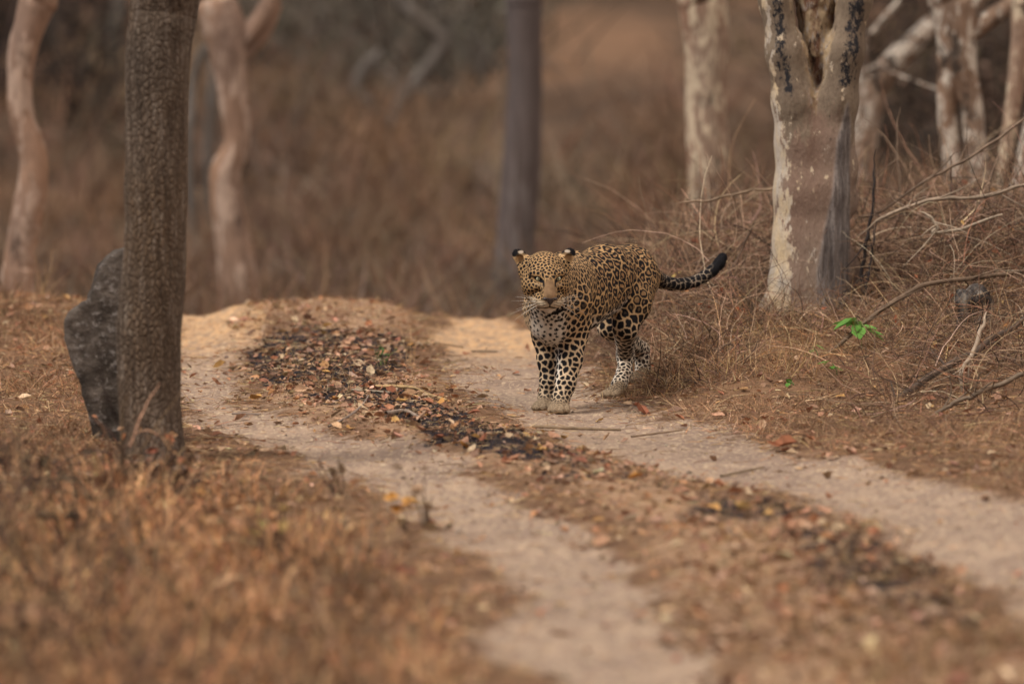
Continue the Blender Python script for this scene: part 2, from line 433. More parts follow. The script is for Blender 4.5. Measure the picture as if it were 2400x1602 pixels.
# ------------------------------------------------------------------ LEOPARD
def LP(u, v, dd): return W(1180 + u / 3.5636, 540 + v / 3.5636, 30 + dd)
def build_leopard():
    YAW = RAD(28)
    fwd = np.array([-math.sin(YAW), -math.cos(YAW), 0]); left = np.array([math.cos(YAW), -math.sin(YAW), 0])
    prims = []
    def S(a, b, ra, rb, k=.035, reg='torso', flow=None, sq=1.0, n=None):
        a = LP(*a) if len(a) == 3 else a; b = LP(*b)
        f = (b - a) if flow is None else flow
        p = Seg(a, b, ra, rb, n if n is not None else (left if sq != 1 else None), sq, k=k, reg=reg, flow=f / (np.linalg.norm(f) + 1e-9)); prims.append(p); return p
    def E(c, r, R=None, k=.03, reg='torso', flow=(0, 0, -1)):
        p = Ell(c, r, R, k=k, reg=reg, flow=np.array(flow, float)); prims.append(p); return p
    back = -fwd + np.array([0, 0, -.15])
    # trunk
    S((430, 650, -.05), (600, 510, .2), .116, .142, .04, flow=back, sq=1.22)
    S((600, 510, .2), (830, 405, .45), .142, .141, .04, flow=back, sq=1.22)
    S((830, 405, .45), (1050, 372, .72), .141, .125, .04, flow=back, sq=1.20)
    S((640, 650, .18), (800, 560, .38), .098, .086, .05, flow=back, reg='belly')
    S((1050, 372, .72), (1115, 405, .80), .122, .100, .05, flow=back)
    # shoulder blades, neck, throat, brisket
    S((585, 255, .12), (560, 560, -.08), .045, .085, .05, flow=back + [0, 0, -.6], reg='shoulder')
    S((470, 265, .16), (380, 560, .0), .04, .08, .05, flow=back + [0, 0, -.6], reg='shoulder')
    S((560, 410, .08), (400, 410, -.22), .105, .086, .04, flow=back, reg='neck')
    S((385, 500, -.24), (420, 690, -.08), .078, .105, .045, flow=(0, .3, -1.), reg='throat')
    S((410, 760, -.07), (420, 860, .02), .085, .055, .06, flow=(0, .3, -1.), reg='throat')
    S((295, 600, -.15), (292, 700, -.04), .040, .052, .05, flow=(0, .3, -1.), reg='throat')
    # left foreleg
    S((560, 600, -.09), (570, 870, -.02), .086, .064, .04, reg='upleg')
    S((570, 870, -.02), (556, 1080, -.06), .062, .052, .03, reg='leg')
    S((556, 1080, -.06), (518, 1280, -.10), .051, .042, .02, reg='leg')
    S((518, 1280, -.10), (478, 1405, -.12), .041, .040, .02, reg='lowleg')
    # right foreleg
    S((320, 640, .02), (352, 880, .12), .078, .055, .04, reg='upleg')
    S((352, 880, .12), (366, 1080, .11), .053, .042, .03, reg='leg')
    S((366, 1080, .11), (374, 1260, .10), .041, .035, .02, reg='leg')
    S((374, 1260, .10), (355, 1385, .10), .034, .035, .02, reg='lowleg')
    # left hind
    S((1095, 400, .68), (1060, 600, .56), .095, .092, .04, reg='thigh', flow=(.2, .3, -1))
    S((1060, 600, .56), (1018, 800, .50), .092, .058, .04, reg='thigh', flow=(.1, .3, -1), n=left, sq=1.25)
    S((1018, 800, .50), (1018, 1050, .76), .054, .035, .03, reg='leg')
    S((1035, 720, .66), (1018, 1010, .78), .055, .030, .04, reg='leg')
    S((1018, 1050, .77), (1012, 1180, .70), .034, .032, .02, reg='lowleg')
    S((1012, 1180, .70), (965, 1290, .62), .032, .036, .02, reg='lowleg')
    # right hind
    S((1010, 430, .82), (930, 640, .76), .09, .085, .05, reg='thigh')
    S((930, 640, .76), (892, 805, .74), .083, .050, .04, reg='thigh')
    S((892, 805, .74), (1150, 1000, 1.12), .050, .036, .03, reg='leg')
    S((1150, 1000, 1.12), (1165, 1170, 1.10), .036, .031, .02, reg='lowleg')
    S((1165, 1170, 1.10), (1140, 1240, 1.03), .031, .034, .02, reg='lowleg')
    S((640, 470, .0), (640, 760, -.02), .050, .052, .022, flow=(0, 0, -1), reg='upleg')
    S((1130, 330, .70), (1160, 560, .66), .060, .045, .03, flow=(0, 0, -1), reg='thigh')
    # paws: body of the foot, then four toes
    for (u, v, dd, yaw, sc) in ((468, 1447, -.155, -6, 1.0), (335, 1413, .06, -14, .95), (925, 1350, .54, -42, .98), (1125, 1252, .95, -40, .95)):
        c = LP(u, v, dd); fy = RAD(yaw); f = np.array([math.sin(fy), -math.cos(fy), 0]); r = np.array([math.cos(fy), math.sin(fy), 0])
        c[2] = float(zg(c[0], c[1])) + .0215 * sc
        pr = Seg(c - f * .035 + [0, 0, .018], c + f * .010, .031 * sc, .031 * sc, k=.02, reg='paw', flow=f * .8 + [0, 0, -.5]); prims.append(pr)
        for i, (lx, ly) in enumerate(((-.032, .030), (-.0125, .048), (.0125, .048), (.032, .030))):
            a = c + r * lx * .9 * sc + f * (ly - .03) + [0, 0, .006]; b = c + r * lx * 1.08 * sc + f * ly * sc + [0, 0, -.006]
            prims.append(Seg(a, b, .0155 * sc, .0155 * sc, k=.0035, reg='paw', flow=f * .8 + [0, 0, -.5]))
    # tail
    T = [(1180, 340, .86, .052), (1250, 385, .94, .038), (1320, 422, 1.02, .031), (1400, 446, 1.09, .0275), (1500, 450, 1.15, .026), (1600, 424, 1.20, .025), (1680, 382, 1.24, .0245), (1745, 335, 1.27, .0245), (1800, 278, 1.29, .0245), (1828, 228, 1.30, .0225)]
    for a, b in zip(T[:-1], T[1:]): S(a[:3], b[:3], a[3], b[3], .012, reg='tail')
    # head: own frame, x to the picture's right, y towards the viewer, z up
    H0 = LP(348, 380, -.34); hy = RAD(6)
    hx = np.array([math.cos(hy), math.sin(hy), 0]); hf0 = np.array([math.sin(hy), -math.cos(hy), 0])
    hp = RAD(8); hf = hf0 * math.cos(hp) + np.array([0, 0, -math.sin(hp)]); hz = np.cross(hf, hx) * -1
    if hz[2] < 0: hz = -hz
    R = np.stack([hx, hf, hz])
    def Hh(x, y, z): return H0 + hx * x + hf * y + hz * z
    def HE(c, r, k=.02, flow=None, rot=None):
        Rr = R if rot is None else rot @ R
        return E(Hh(*c), r, Rr, k, 'head', (hf * -.6 + hz * .3) if flow is None else flow)
    def HS(a, b, ra, rb, k=.02):
        p = Seg(Hh(*a), Hh(*b), ra, rb, k=k, reg='head', flow=-hf); prims.append(p)
    HE((-.002, -.01, .022), (.084, .10, .080))
    HE((-.002, -.03, -.008), (.089, .085, .082))
    for sx in (-1, 1):
        HE((sx * .058, .012, -.035), (.042, .055, .055), .03)      # cheek
        HS((sx * .036 + .003, .076, .026), (sx * .060 + .003, .060, .024), .019, .018, .015)   # brow
        HS((sx * .048 + .003, .070, -.030), (sx * .07, .03, -.03), .020, .022, .025)    # cheekbone
        HS((sx * .0195 + .006, .122, -.087), (sx * .038 + .006, .088, -.082), .0275, .030, .014)   # whisker pad
        HS((sx * .05, .02, -.075), (sx * .02 + .004, .085, -.108), .032, .018, .02)      # jaw
    HS((.003, .070, .030), (.006, .126, -.050), .032, .026, .02)       # bridge of the nose
    HS((.003, .075, .008), (.006, .128, -.058), .035, .028, .02)
    HS((.006, .098, -.116), (.006, .060, -.108), .022, .030, .010)       # chin
    # ears: cupped discs turned outwards
    ears = []
    for sx, cx, cz, roll in ((-1, -.104, .078, -48), (1, .098, .080, 48)):
        rr = RAD(roll); Rl = np.array([[math.cos(rr), 0, -math.sin(rr)], [0, 1, 0], [math.sin(rr), 0, math.cos(rr)]])
        ear = Ell(Hh(cx, -.035, cz), (.027, .014, .036), Rl @ R, k=.010, reg='ear', flow=hx * sx * .6 + hz)
        prims.append(ear); ears.append(ear)
        HS((cx * .72, -.03, cz * .62), (cx * .95, -.032, cz * .9), .034, .022, .015)
        HS((cx * .90, -.03, .052), (cx * .84, -.02, .010), .021, .024, .015)
        ears.append((sx, cx, cz))
    lo = np.min([p.box()[0] for p in prims], 0) - .04; hi = np.max([p.box()[1] for p in prims], 0) + .04
    fld = Field(lo, hi, .0034)
    for p in prims: fld.add(p, p.k)
    for sx in (-1, 1):   # eye sockets and the hollow of the ears
        fld.add(Ell(Hh(sx * .0425 + .005, .100, .006), (.0155, .020, .0090), np.array([[math.cos(.25), 0, sx * math.sin(.25)], [0, 1, 0], [-sx * math.sin(.25), 0, math.cos(.25)]]) @ R), .004, sub=True)
        cx, cz = (-.104, .078) if sx < 0 else (.098, .080)
        fld.add(Ell(Hh(cx, -.018, cz - .014), (.017, .014, .022), R), .006, sub=True)
    # mouth groove
    for a, b in (((.006, .15, -.103), (-.012, .140, -.110)), ((-.012, .14, -.110), (-.034, .110, -.107)), ((.006, .15, -.103), (.024, .140, -.110)), ((.024, .14, -.110), (.046, .110, -.107)), ((.006, .152, -.103), (.006, .150, -.085))):
        fld.add(Seg(Hh(*a), Hh(*b), .0035, .003), .004, sub=True)
    P, Fq = fld.mesh(1)
    N = normals(P, Fq)
    out = np.zeros(len(P))
    # region weights and hair direction
    x, y, z = P.T
    regs = ['torso', 'belly', 'shoulder', 'neck', 'throat', 'upleg', 'leg', 'lowleg', 'thigh', 'paw', 'tail', 'head', 'ear']
    Wt = {r: np.zeros(len(P)) for r in regs}; FL = np.zeros_like(P); tot = np.zeros(len(P))
    for p in prims:
        wgt = np.exp(-np.maximum(p.dist(x, y, z), -.01) / .008)
        Wt[p.reg] += wgt; FL += wgt[:, None] * p.flow; tot += wgt
    tot = np.maximum(tot, 1e-12)
    for r in regs: Wt[r] /= tot
    h = P - H0; lx, ly, lz = h @ hx, h @ hf, h @ hz
    wh = Wt['head'] + Wt['ear']
    FLh = (P - Hh(.005, .15, -.06)); FLh /= np.linalg.norm(FLh, axis=1)[:, None]
    FL = FL / tot[:, None] * (1 - wh[:, None]) + FLh * wh[:, None]
    FL -= N * (FL * N).sum(1)[:, None]; FL /= np.maximum(np.linalg.norm(FL, axis=1), 1e-6)[:, None]
    # ---- coat: cell size by region
    size = {'torso': .050, 'belly': .042, 'shoulder': .041, 'neck': .023, 'throat': .024, 'upleg': .033, 'leg': .031, 'lowleg': .021, 'thigh': .037, 'paw': .0125, 'tail': .034, 'head': .0165, 'ear': .02}
    s = sum(Wt[r] * size[r] for r in regs)
    up, vp = proj(P); U = (up - 1180) * 3.5636; Vv = (vp - 540) * 3.5636
    s = s * (1 + .12 * fbm(x * 9, y * 9, z * 9, seed=5, oct=1))
    dark = sstep(.9, 1.14, (y - 30)) * Wt['tail']
    kd = KDTree(len(P)); [kd.insert(c, i) for i, c in enumerate(P)]; kd.balance()
    cov = np.zeros(len(P), bool); order = np.random.default_rng(11).permutation(len(P)); cen = []
    for i in order:
        if cov[i]: continue
        cen.append(i)
        for _, j, _ in kd.find_range(P[i], s[i] * .80): cov[j] = True
    cen = np.array(cen); k2 = KDTree(len(cen)); [k2.insert(P[c], q) for q, c in enumerate(cen)]; k2.balance()
    wrp = np.stack([fbm(x * 55, y * 55, z * 55, seed=31 + i, oct=2) for i in range(3)], 1) * (s * .15)[:, None]
    PQ = P + wrp
    d1 = np.empty(len(P)); d2 = np.empty(len(P)); ci = np.empty(len(P), int)
    for i, c in enumerate(PQ):
        (a, ia, da), (b, ib, db) = k2.find_n(c, 2); d1[i] = da; d2[i] = db; ci[i] = ia
    s1 = s
    e = (d2 - d1) / s1                      # 0 at the border of two cells
    rnd = np.random.default_rng(5).random(len(cen))[ci]
    ring_n = fbm(x * 38, y * 38, z * 38, seed=77, oct=2)
    ros = np.clip(Wt['torso'] * 1.2 + Wt['belly'] * .6 + Wt['shoulder'] * .75 + Wt['thigh'] * .8, 0, 1)
    zt = sstep(.34, .46, z); ros = ros * zt
    line = .17 * (1 - ros) + .115 * ros + .035 * (Wt['leg'] + Wt['upleg'] + Wt['lowleg']) + (Wt['neck'] + Wt['throat']) * .08 + Wt['paw'] * .05 + wh * .055 - Wt['tail'] * .09
    sp_ = .10 * wh - .03 * (Wt['leg'] + Wt['upleg'] + Wt['lowleg']) + .35 * Wt['tail'] - .08 * Wt['throat'] - .22 * sstep(640, 780, Vv) * Wt['throat'] * sstep(560, 450, U)
    solid = sstep(line - .05, line + .06, e) * sstep(.64 + sp_, .54 + sp_, d1 / s1 + .05 * ring_n + (rnd - .5) * .12)
    ringm = sstep(line - .05, line + .05, e) * (1 - sstep(line + .42, line + .54, e + .10 * ring_n) * sstep(.50, .40, d1 / s1)) * sstep(.78, .66, d1 / s1) * sstep(-.95, -.75, ring_n + (rnd - .5) * .3)
    inner = (1 - sstep(.24, .32, d1 / s1)) 
    black = solid * (1 - ros) + ringm * ros
    # ---- base colour
    buff = np.array([.375, .23, .108]); pale = np.array([.50, .38, .26]); white = np.array([.60, .54, .47]); rust = np.array([.20, .105, .048]); blk = np.array([.006, .0055, .007]); grey = np.array([.215, .155, .10])
    nz = N[:, 2]
    wf = np.zeros(len(P))
    wf = np.maximum(wf, sstep(-.25, -.75, nz) * (Wt['torso'] + Wt['belly']))
    ch = sstep(600, 720, Vv) * (Wt['throat'] + Wt['torso'] * .7); wf = np.maximum(wf, np.clip(ch * 1.3 * sstep(560, 450, U), 0, 1) * sstep(200, 260, U))
    legs = Wt['upleg'] + Wt['leg'] + Wt['lowleg']
    inside_r = sstep(.25, .8, N @ np.array([1, .25, 0])) * (U < 480) ; inside_l = sstep(.3, .85, N @ np.array([-1, .15, 0])) * (U > 440) * (U < 700)
    wf = np.maximum(wf, legs * (inside_r + inside_l) * (y < 30.45))
    wf = np.maximum(wf, legs * (y > 30.4) * (.42 * sstep(780, 980, Vv) + .45 * sstep(.1, .7, -N @ left)))
    wf = np.maximum(wf, Wt['thigh'] * sstep(.2, .8, -N @ left) * .9 * (U < 990))
    wf = np.clip(wf, 0, 1)
    palef = np.clip(sstep(.45, .2, z) * .75 + Wt['neck'] * .1 + Wt['throat'] * .4 + Wt['lowleg'] * .4, 0, 1)
    col = buff[None] * (1 - palef[:, None]) + pale[None] * palef[:, None]
    col = col * (1 - (ros * inner * .8)[:, None]) + rust[None] * (ros * inner * .8)[:, None]
    col = col * (1 - wf[:, None]) + white[None] * wf[:, None]
    tl = Wt['tail'][:, None] * sstep(30.9, 31.0, y)[:, None] * .8; col = col * (1 - tl) + np.array([.34, .28, .22]) * tl
    pw = (Wt['paw'] * .85)[:, None]; col = col * (1 - pw) + grey[None] * pw
    black = black * (1 - .25 * Wt['paw'] - .35 * Wt['paw'] * sstep(.045, .025, z))
    # tail: last fifth is black
    tt = Wt['tail'] * sstep(1700, 1760, U); black = np.maximum(black * (1 - tt * 0), tt)
    # ---- face
    face = Wt['head']
    # plain brown nose bridge
    br = face * sstep(.031, .019, np.abs(lx - .005) + .004 * fbm(x * 90, y * 90, z * 90, seed=18) + .012 * sstep(-.03, .02, lz)) * sstep(.022, .0, lz) * sstep(.02, .06, ly) * sstep(-.085, -.07, lz)
    black = black * (1 - br); col = col * (1 - br[:, None] * .9) + np.array([.165, .10, .056]) * br[:, None] * .9 * (1 + .25 * fbm(x * 60, y * 60, z * 60, seed=19))[:, None]
    # muzzle white with rows of small marks
    mz = face * sstep(-.066, -.084, lz) * sstep(.03, .07, ly)
    black = black * (1 - mz * .9); wz = mz * .75; col = col * (1 - wz[:, None]) + np.array([.56, .46, .34]) * wz[:, None]
    rows = mz * sstep(.1, .6, np.sin((lz + .010 * np.abs(lx - .006) / .03) * 2 * math.pi / .011)) * sstep(.012, .02, np.abs(lx - .006)) * sstep(-.104, -.100, lz)
    black = np.maximum(black, rows * .8)
    chin = face * sstep(-.110, -.116, lz) * sstep(.04, .07, ly)
    col = col * (1 - chin[:, None] * .7) + white[None] * chin[:, None] * .7
    for sx in (-1, 1):
        ex = sx * .0425 + .005
        lzz = lz - .25 * sx * (lx - ex)
        r = np.sqrt(((lx - ex) / .0205) ** 2 + ((lzz - .006) / .0125) ** 2)
        rim = face * sstep(1.05, .85, r) * sstep(.03, .05, ly); black = np.maximum(black * (1 - face * sstep(1.5, 1.2, r) * sstep(.03, .05, ly)), rim)
        # tear mark towards the nose, line at the outer corner, pale patch below the eye
        tx = ex - sx * (.018 + .10 * np.clip(-.002 - lz, 0, .03) * 0); tm = face * sstep(.0055, .002, np.abs(lx - tx)) * sstep(.012, .004, lz) * sstep(-.024, -.016, lz) * sstep(.04, .06, ly)
        black = np.maximum(black, tm)
        oc = face * sstep(.006, .002, np.abs(lz - .010 - .2 * (sx * (lx - ex)))) * sstep(.014, .02, sx * (lx - ex)) * sstep(.045, .035, sx * (lx - ex)); black = np.maximum(black, oc * .9)
        up_ = face * sstep(.020, .006, np.abs(lx - ex)) * sstep(.006, .002, np.abs(lz + .017)) * sstep(.03, .05, ly); col = col * (1 - up_[:, None] * .5) + pale[None] * up_[:, None] * .5; black *= (1 - up_ * .5)
        # inner brow stroke
        bs = .8 * face * sstep(.0045, .002, np.abs(lx - (.005 + sx * (.024 + .15 * np.maximum(lz - .02, 0))))) * sstep(.010, .016, lz) * sstep(.048, .040, lz) * sstep(.02, .05, ly); black = np.maximum(black, bs)
    # lips
    lip = face * sstep(.0055, .0025, np.abs(lz + .1035 + .22 * np.abs(lx - .006) - .003 * 0)) * sstep(.055, .045, np.abs(lx - .006)) * sstep(.05, .08, ly); black = np.maximum(black, lip * .95)
    lip2 = face * sstep(.0045, .002, np.abs(lx - .006)) * sstep(-.078, -.082, lz) * sstep(-.108, -.104, lz) * sstep(.09, .11, ly); black = np.maximum(black, lip2)
    # ears: black back with a pale spot, buff inner side
    er = np.clip(Wt['ear'] * 1.6, 0, 1)
    for sx, cx, cz in ((-1, -.104, .078), (1, .098, .080)):
        q = er * (np.sign(lx) == sx)
        top = q * sstep(cz + .000, cz + .006, lz + .15 * (sx * lx - abs(cx)))
        black = np.where(q > .3, np.maximum(top, 0), black)
        sp = q * sstep(1.15, .8, np.hypot((lx - cx + sx * .003) / .012, (lz - cz - .020) / .006)); black = black * (1 - sp)
        col = col * (1 - sp[:, None]) + np.array([.36, .30, .24]) * sp[:, None]
        low = q * (1 - top); col = col * (1 - low[:, None] * .7) + np.array([.52, .36, .20]) * low[:, None] * .7
    # collar strokes on the throat
    for (u0, v0, u1, v1, wd_) in ((430, 690, 500, 655, 15), (350, 720, 415, 690, 10), (445, 755, 490, 735, 9)):
        a = np.array([u0, v0]); b = np.array([u1, v1]); d = b - a
        q = np.stack([U, Vv], 1) - a; t = np.clip((q @ d) / (d @ d), 0, 1); dd = np.linalg.norm(q - t[:, None] * d, axis=1)
        black = np.maximum(black, sstep(wd_ + 3, wd_ - 3, dd) * (y < 30.1) * (1 - face) * sstep(0, .3, -N[:, 1]))
    black = np.clip(black, 0, 1)[:, None]
    col = col * (1 + .10 * fbm(x * 120, y * 120, z * 120, seed=8, oct=2))[:, None]
    col = col * (1 - black) + blk * black
    col = np.clip(col, 0, 1)
    # ---- objects
    base = np.array([LP(600, 1480, .4)[0], 30.4, 0.0])
    root = empty('leopard', base)
    tag(root, 'spotted leopard walking along the dirt track, facing the viewer with its tail raised', 'leopard')
    m, nt, b = newmat('leopard_coat', .75, .12)
    nt.links.new(attr(nt, 'col', 'Color'), b.inputs['Base Color'])
    bump(nt, b, noise(nt, coords(nt), 260, 4, .7), .6, .003)
    mesh_np('body', P, Fq, m, root, base, cols=col)
    # ---- fur
    r = np.random.default_rng(3)
    tri = Fq; nf = 130000
    fi = r.integers(0, len(tri), nf); ww = r.random((nf, 2)); a = tri[fi]
    bp = P[a[:, 0]] * ((1 - ww[:, :1]) * (1 - ww[:, 1:])) + P[a[:, 1]] * (ww[:, :1] * (1 - ww[:, 1:])) + P[a[:, 2]] * (ww[:, :1] * ww[:, 1:]) + P[a[:, 3]] * ((1 - ww[:, :1]) * ww[:, 1:])
    vi = a[:, 0]
    # drop hair on eyes / nose leather
    ex = np.minimum(np.hypot((lx[vi] - .0475) / .018, (lz[vi] - .006) / .011), np.hypot((lx[vi] + .0375) / .018, (lz[vi] - .006) / .011))
    keep = ~((ly[vi] > .06) & ((ex < 1.1) | ((np.abs(lx[vi] - .006) < .02) & (lz[vi] < -.058) & (lz[vi] > -.09))))
    bp, vi = bp[keep], vi[keep]
    n_ = N[vi]; f_ = FL[vi]; nf = len(vi)
    ln = .0058 + .001 * (Wt['torso'] + Wt['thigh'])[vi] + .004 * Wt['belly'][vi] + .006 * Wt['throat'][vi] + .004 * Wt['tail'][vi] - .0035 * Wt['head'][vi] - .002 * Wt['paw'][vi] + .004 * Wt['ear'][vi]
    ln = ln * r.uniform(.6, 1.2, nf)
    dr = f_ + n_ * r.uniform(.25, .6, nf)[:, None] + r.normal(0, .12, (nf, 3)); dr /= np.linalg.norm(dr, axis=1)[:, None]
    wd = np.cross(dr, n_); wd /= np.maximum(np.linalg.norm(wd, axis=1), 1e-6)[:, None]
    hw = .0007
    b0 = bp - n_ * .001
    Vh = np.stack([b0 - wd * hw, b0 + wd * hw, b0 + dr * ln[:, None] + n_ * -.001], 1).reshape(-1, 3)
    ch_ = col[vi] * r.uniform(.82, 1.25, nf)[:, None]
    o = mesh_np('fur', Vh, np.arange(nf * 3).reshape(-1, 3), MATS.setdefault('fur', vcol_mat('fur_hair', .75, .08, .05)), root, base, cols=np.repeat(np.clip(ch_, 0, 1), 3, 0))
    o['kind'] = 'stuff'
    # ---- eyes, nose, whiskers
    def eye_mat():
        m, nt, b = newmat('leopard_eye', .12, .6)
        v = coords(nt); sx = node(nt, 'ShaderNodeSeparateXYZ', {0: v})
        rr_ = math_(nt, 'SQRT', math_(nt, 'ADD', math_(nt, 'POWER', sx.outputs[0], 2.0), math_(nt, 'POWER', sx.outputs[2], 2.0)))
        c = ramp(nt, math_(nt, 'MULTIPLY', rr_, 100.0), [(0.0, (.004, .004, .004)), (.22, (.004, .004, .004)), (.30, (.36, .33, .20)), (.82, (.40, .36, .22)), (.93, (.01, .01, .01))])
        nt.links.new(c, b.inputs['Base Color']); return m
    me_ = eye_mat()
    for sx in (-1, 1):
        c = Hh(sx * .0425 + .005, .0775, .0045)
        th = np.linspace(0, math.pi, 13); ph = np.linspace(0, 2 * math.pi, 21)[:-1]
        Ve = np.array([[.0125 * math.sin(t) * math.cos(p), .0125 * math.sin(t) * math.sin(p) * 1.0, .0125 * math.cos(t)] for t in th for p in ph]) + c
        fe = [[i * 20 + j, i * 20 + (j + 1) % 20, (i + 1) * 20 + (j + 1) % 20, (i + 1) * 20 + j] for i in range(12) for j in range(20)]
        e_ = mesh_np('eye', Ve, np.array(fe), me_, root, c)
    # nose leather: a small heart-shaped pad
    mn, nt, b = newmat('nose_leather', .35, .4); b.inputs['Base Color'].default_value = (.028, .018, .016, 1)
    nf_ = Field(Hh(.006, .14, -.07) - .04, Hh(.006, .14, -.07) + .04, .002)
    for sx in (-1, 1): nf_.add(Ell(Hh(.006 + sx * .0150, .1490, -.066), (.0165, .010, .0075), R), .008)
    nf_.add(Ell(Hh(.006, .1500, -.075), (.0125, .009, .0155), R), .010)
    for sx in (-1, 1): nf_.add(Ell(Hh(.006 + sx * .0145, .160, -.0695), (.0055, .007, .003), R), .003, sub=True)
    Pn, Fn = nf_.mesh(1); mesh_np('nose', Pn, Fn, mn, root, Hh(.006, .14, -.07))
    mw, nt, b = newmat('whisker', .5, .3); b.inputs['Base Color'].default_value = (.75, .7, .62, 1)
    pts = []
    for sx in (-1, 1):
        for i in range(8):
            a = np.array([.006 + sx * (.032 + .004 * (i % 2)), .112, -.078 - .005 * (i // 2)])
            L = .085 + .02 * (i % 3); ang = .35 - .14 * i
            c = a + np.array([sx * L * .55, .01, L * .5 * math.sin(ang)]); d = a + np.array([sx * L, -.02, L * math.sin(ang) - .012])
            pts.append([Hh(*((1 - t) ** 2 * a + 2 * t * (1 - t) * c + t * t * d)) for t in np.linspace(0, 1, 7)])
    Vw, Fw = tubes_np(np.array(pts), np.linspace(.0006, .0002, 7)[None].repeat(len(pts), 0))
    for i in range(len(pts)):
        mesh_np('whisker', Vw[i * 21:(i + 1) * 21], Fw[:18 * 1].copy() if i == 0 else Fw[:18], mw, root, pts[i][0])
    return root
def tubes_np(PT, Rr, sides=3):
    """N tubes with M rings: PT (N,M,3), Rr (N,M)"""
    n, m, _ = PT.shape
    T = np.gradient(PT, axis=1); T /= np.maximum(np.linalg.norm(T, axis=2), 1e-9)[..., None]
    ref = np.where(np.abs(T[:, :1, 2:3]) > .8, np.array([1., 0, 0]), np.array([0, 0, 1.])) * np.ones((n, m, 1))
    A = np.cross(T, ref); A /= np.maximum(np.linalg.norm(A, axis=2), 1e-9)[..., None]; B = np.cross(T, A)
    rings = []
    for k in range(sides):
        t = 2 * math.pi * k / sides
        rings.append(PT + Rr[..., None] * (A * math.cos(t) + B * math.sin(t)))
    Vt = np.stack(rings, 2).reshape(-1, 3)
    i = (np.arange(n) * m * sides)[:, None, None] + (np.arange(m - 1) * sides)[None, :, None] + np.arange(sides)[None, None, :]
    j = (np.arange(n) * m * sides)[:, None, None] + (np.arange(m - 1) * sides)[None, :, None] + ((np.arange(sides) + 1) % sides)[None, None, :]
    Ft = np.stack([i, j, j + sides, i + sides], -1).reshape(-1, 4)
    return Vt, Ft
build_leopard()
#=====REST=====
# ------------------------------------------------------------------ trees
def ring_tube(PTS, RS, nseg=28, rings=60, rough=.05, seed=0, cap=True):
    """bark-covered limb: centreline points and radii in metres, knobbly radius"""
    C = catmull(PTS, rings); Rr = catmull(np.asarray(RS, float)[:, None], rings)[:, 0]
    T = np.gradient(C, axis=0); T /= np.linalg.norm(T, axis=1)[:, None]
    ref = np.array([0., 1, 0]) if abs(T[:, 1]).mean() < .7 else np.array([1., 0, 0])
    A = np.cross(T, ref); A /= np.linalg.norm(A, axis=1)[:, None]; B = np.cross(T, A)
    th = np.linspace(0, 2 * math.pi, nseg, endpoint=False)
    ct, st = np.cos(th), np.sin(th)
    D = A[:, None] * ct[None, :, None] + B[:, None] * st[None, :, None]
    P0 = C[:, None] + D * Rr[:, None, None]
    s = 1 / max(Rr.max() * 1.6, .02)
    nz = fbm(P0[..., 0] * s + seed, P0[..., 1] * s, P0[..., 2] * s * .5, seed=seed) * rough + fbm(P0[..., 0] * s * 5, P0[..., 1] * s * 5, P0[..., 2] * s * 2, seed=seed + 3) * rough * .35
    Vt = (C[:, None] + D * (Rr[:, None] * (1 + nz))[..., None]).reshape(-1, 3)
    i = (np.arange(rings - 1) * nseg)[:, None] + np.arange(nseg)[None]; j = (np.arange(rings - 1) * nseg)[:, None] + (np.arange(nseg)[None] + 1) % nseg
    Fq = np.stack([i, j, j + nseg, i + nseg], -1).reshape(-1, 4)
    fs = [Fq]
    if cap:
        Vt = np.vstack([Vt, C[-1:]]); k = (rings - 1) * nseg; a = np.arange(nseg)
        fs.append(np.stack([k + a, k + (a + 1) % nseg, np.full(nseg, len(Vt) - 1)], 1))
    return Vt, fs
def join(parts):
    Vs, Fs, o = [], [], 0
    for V_, fs in parts:
        Vs.append(V_)
        for f in fs: Fs.append(np.asarray(f) + o)
        o += len(V_)
    return np.vstack(Vs), Fs
def limb_pts(rows, Yd):
    """rows: (px, py, width in photo px[, depth offset]) -> world points, radii"""
    P_, R_ = [], []
    for r in rows:
        d = Yd + (r[3] if len(r) > 3 else 0); P_.append(W(r[0], r[1], d)); R_.append(r[2] * d / F / 2)
    return np.array(P_), np.array(R_)
def grow_above(P_, R_, r, up=3.2):
    """continue a limb above the picture: trunk top and bare branches"""
    top = P_[0]; d = P_[0] - P_[1]; d /= np.linalg.norm(d); d = d * .5 + np.array([0, 0, .5]); d /= np.linalg.norm(d)
    n = 5; pts = [top]; rs = [R_[0]]
    for i in range(n):
        d = d + r.normal(0, .12, 3); d /= np.linalg.norm(d); pts.append(pts[-1] + d * up / n); rs.append(R_[0] * (1 - .16 * (i + 1)))
    return np.array(pts[::-1][:-1]), np.array(rs[::-1][:-1])
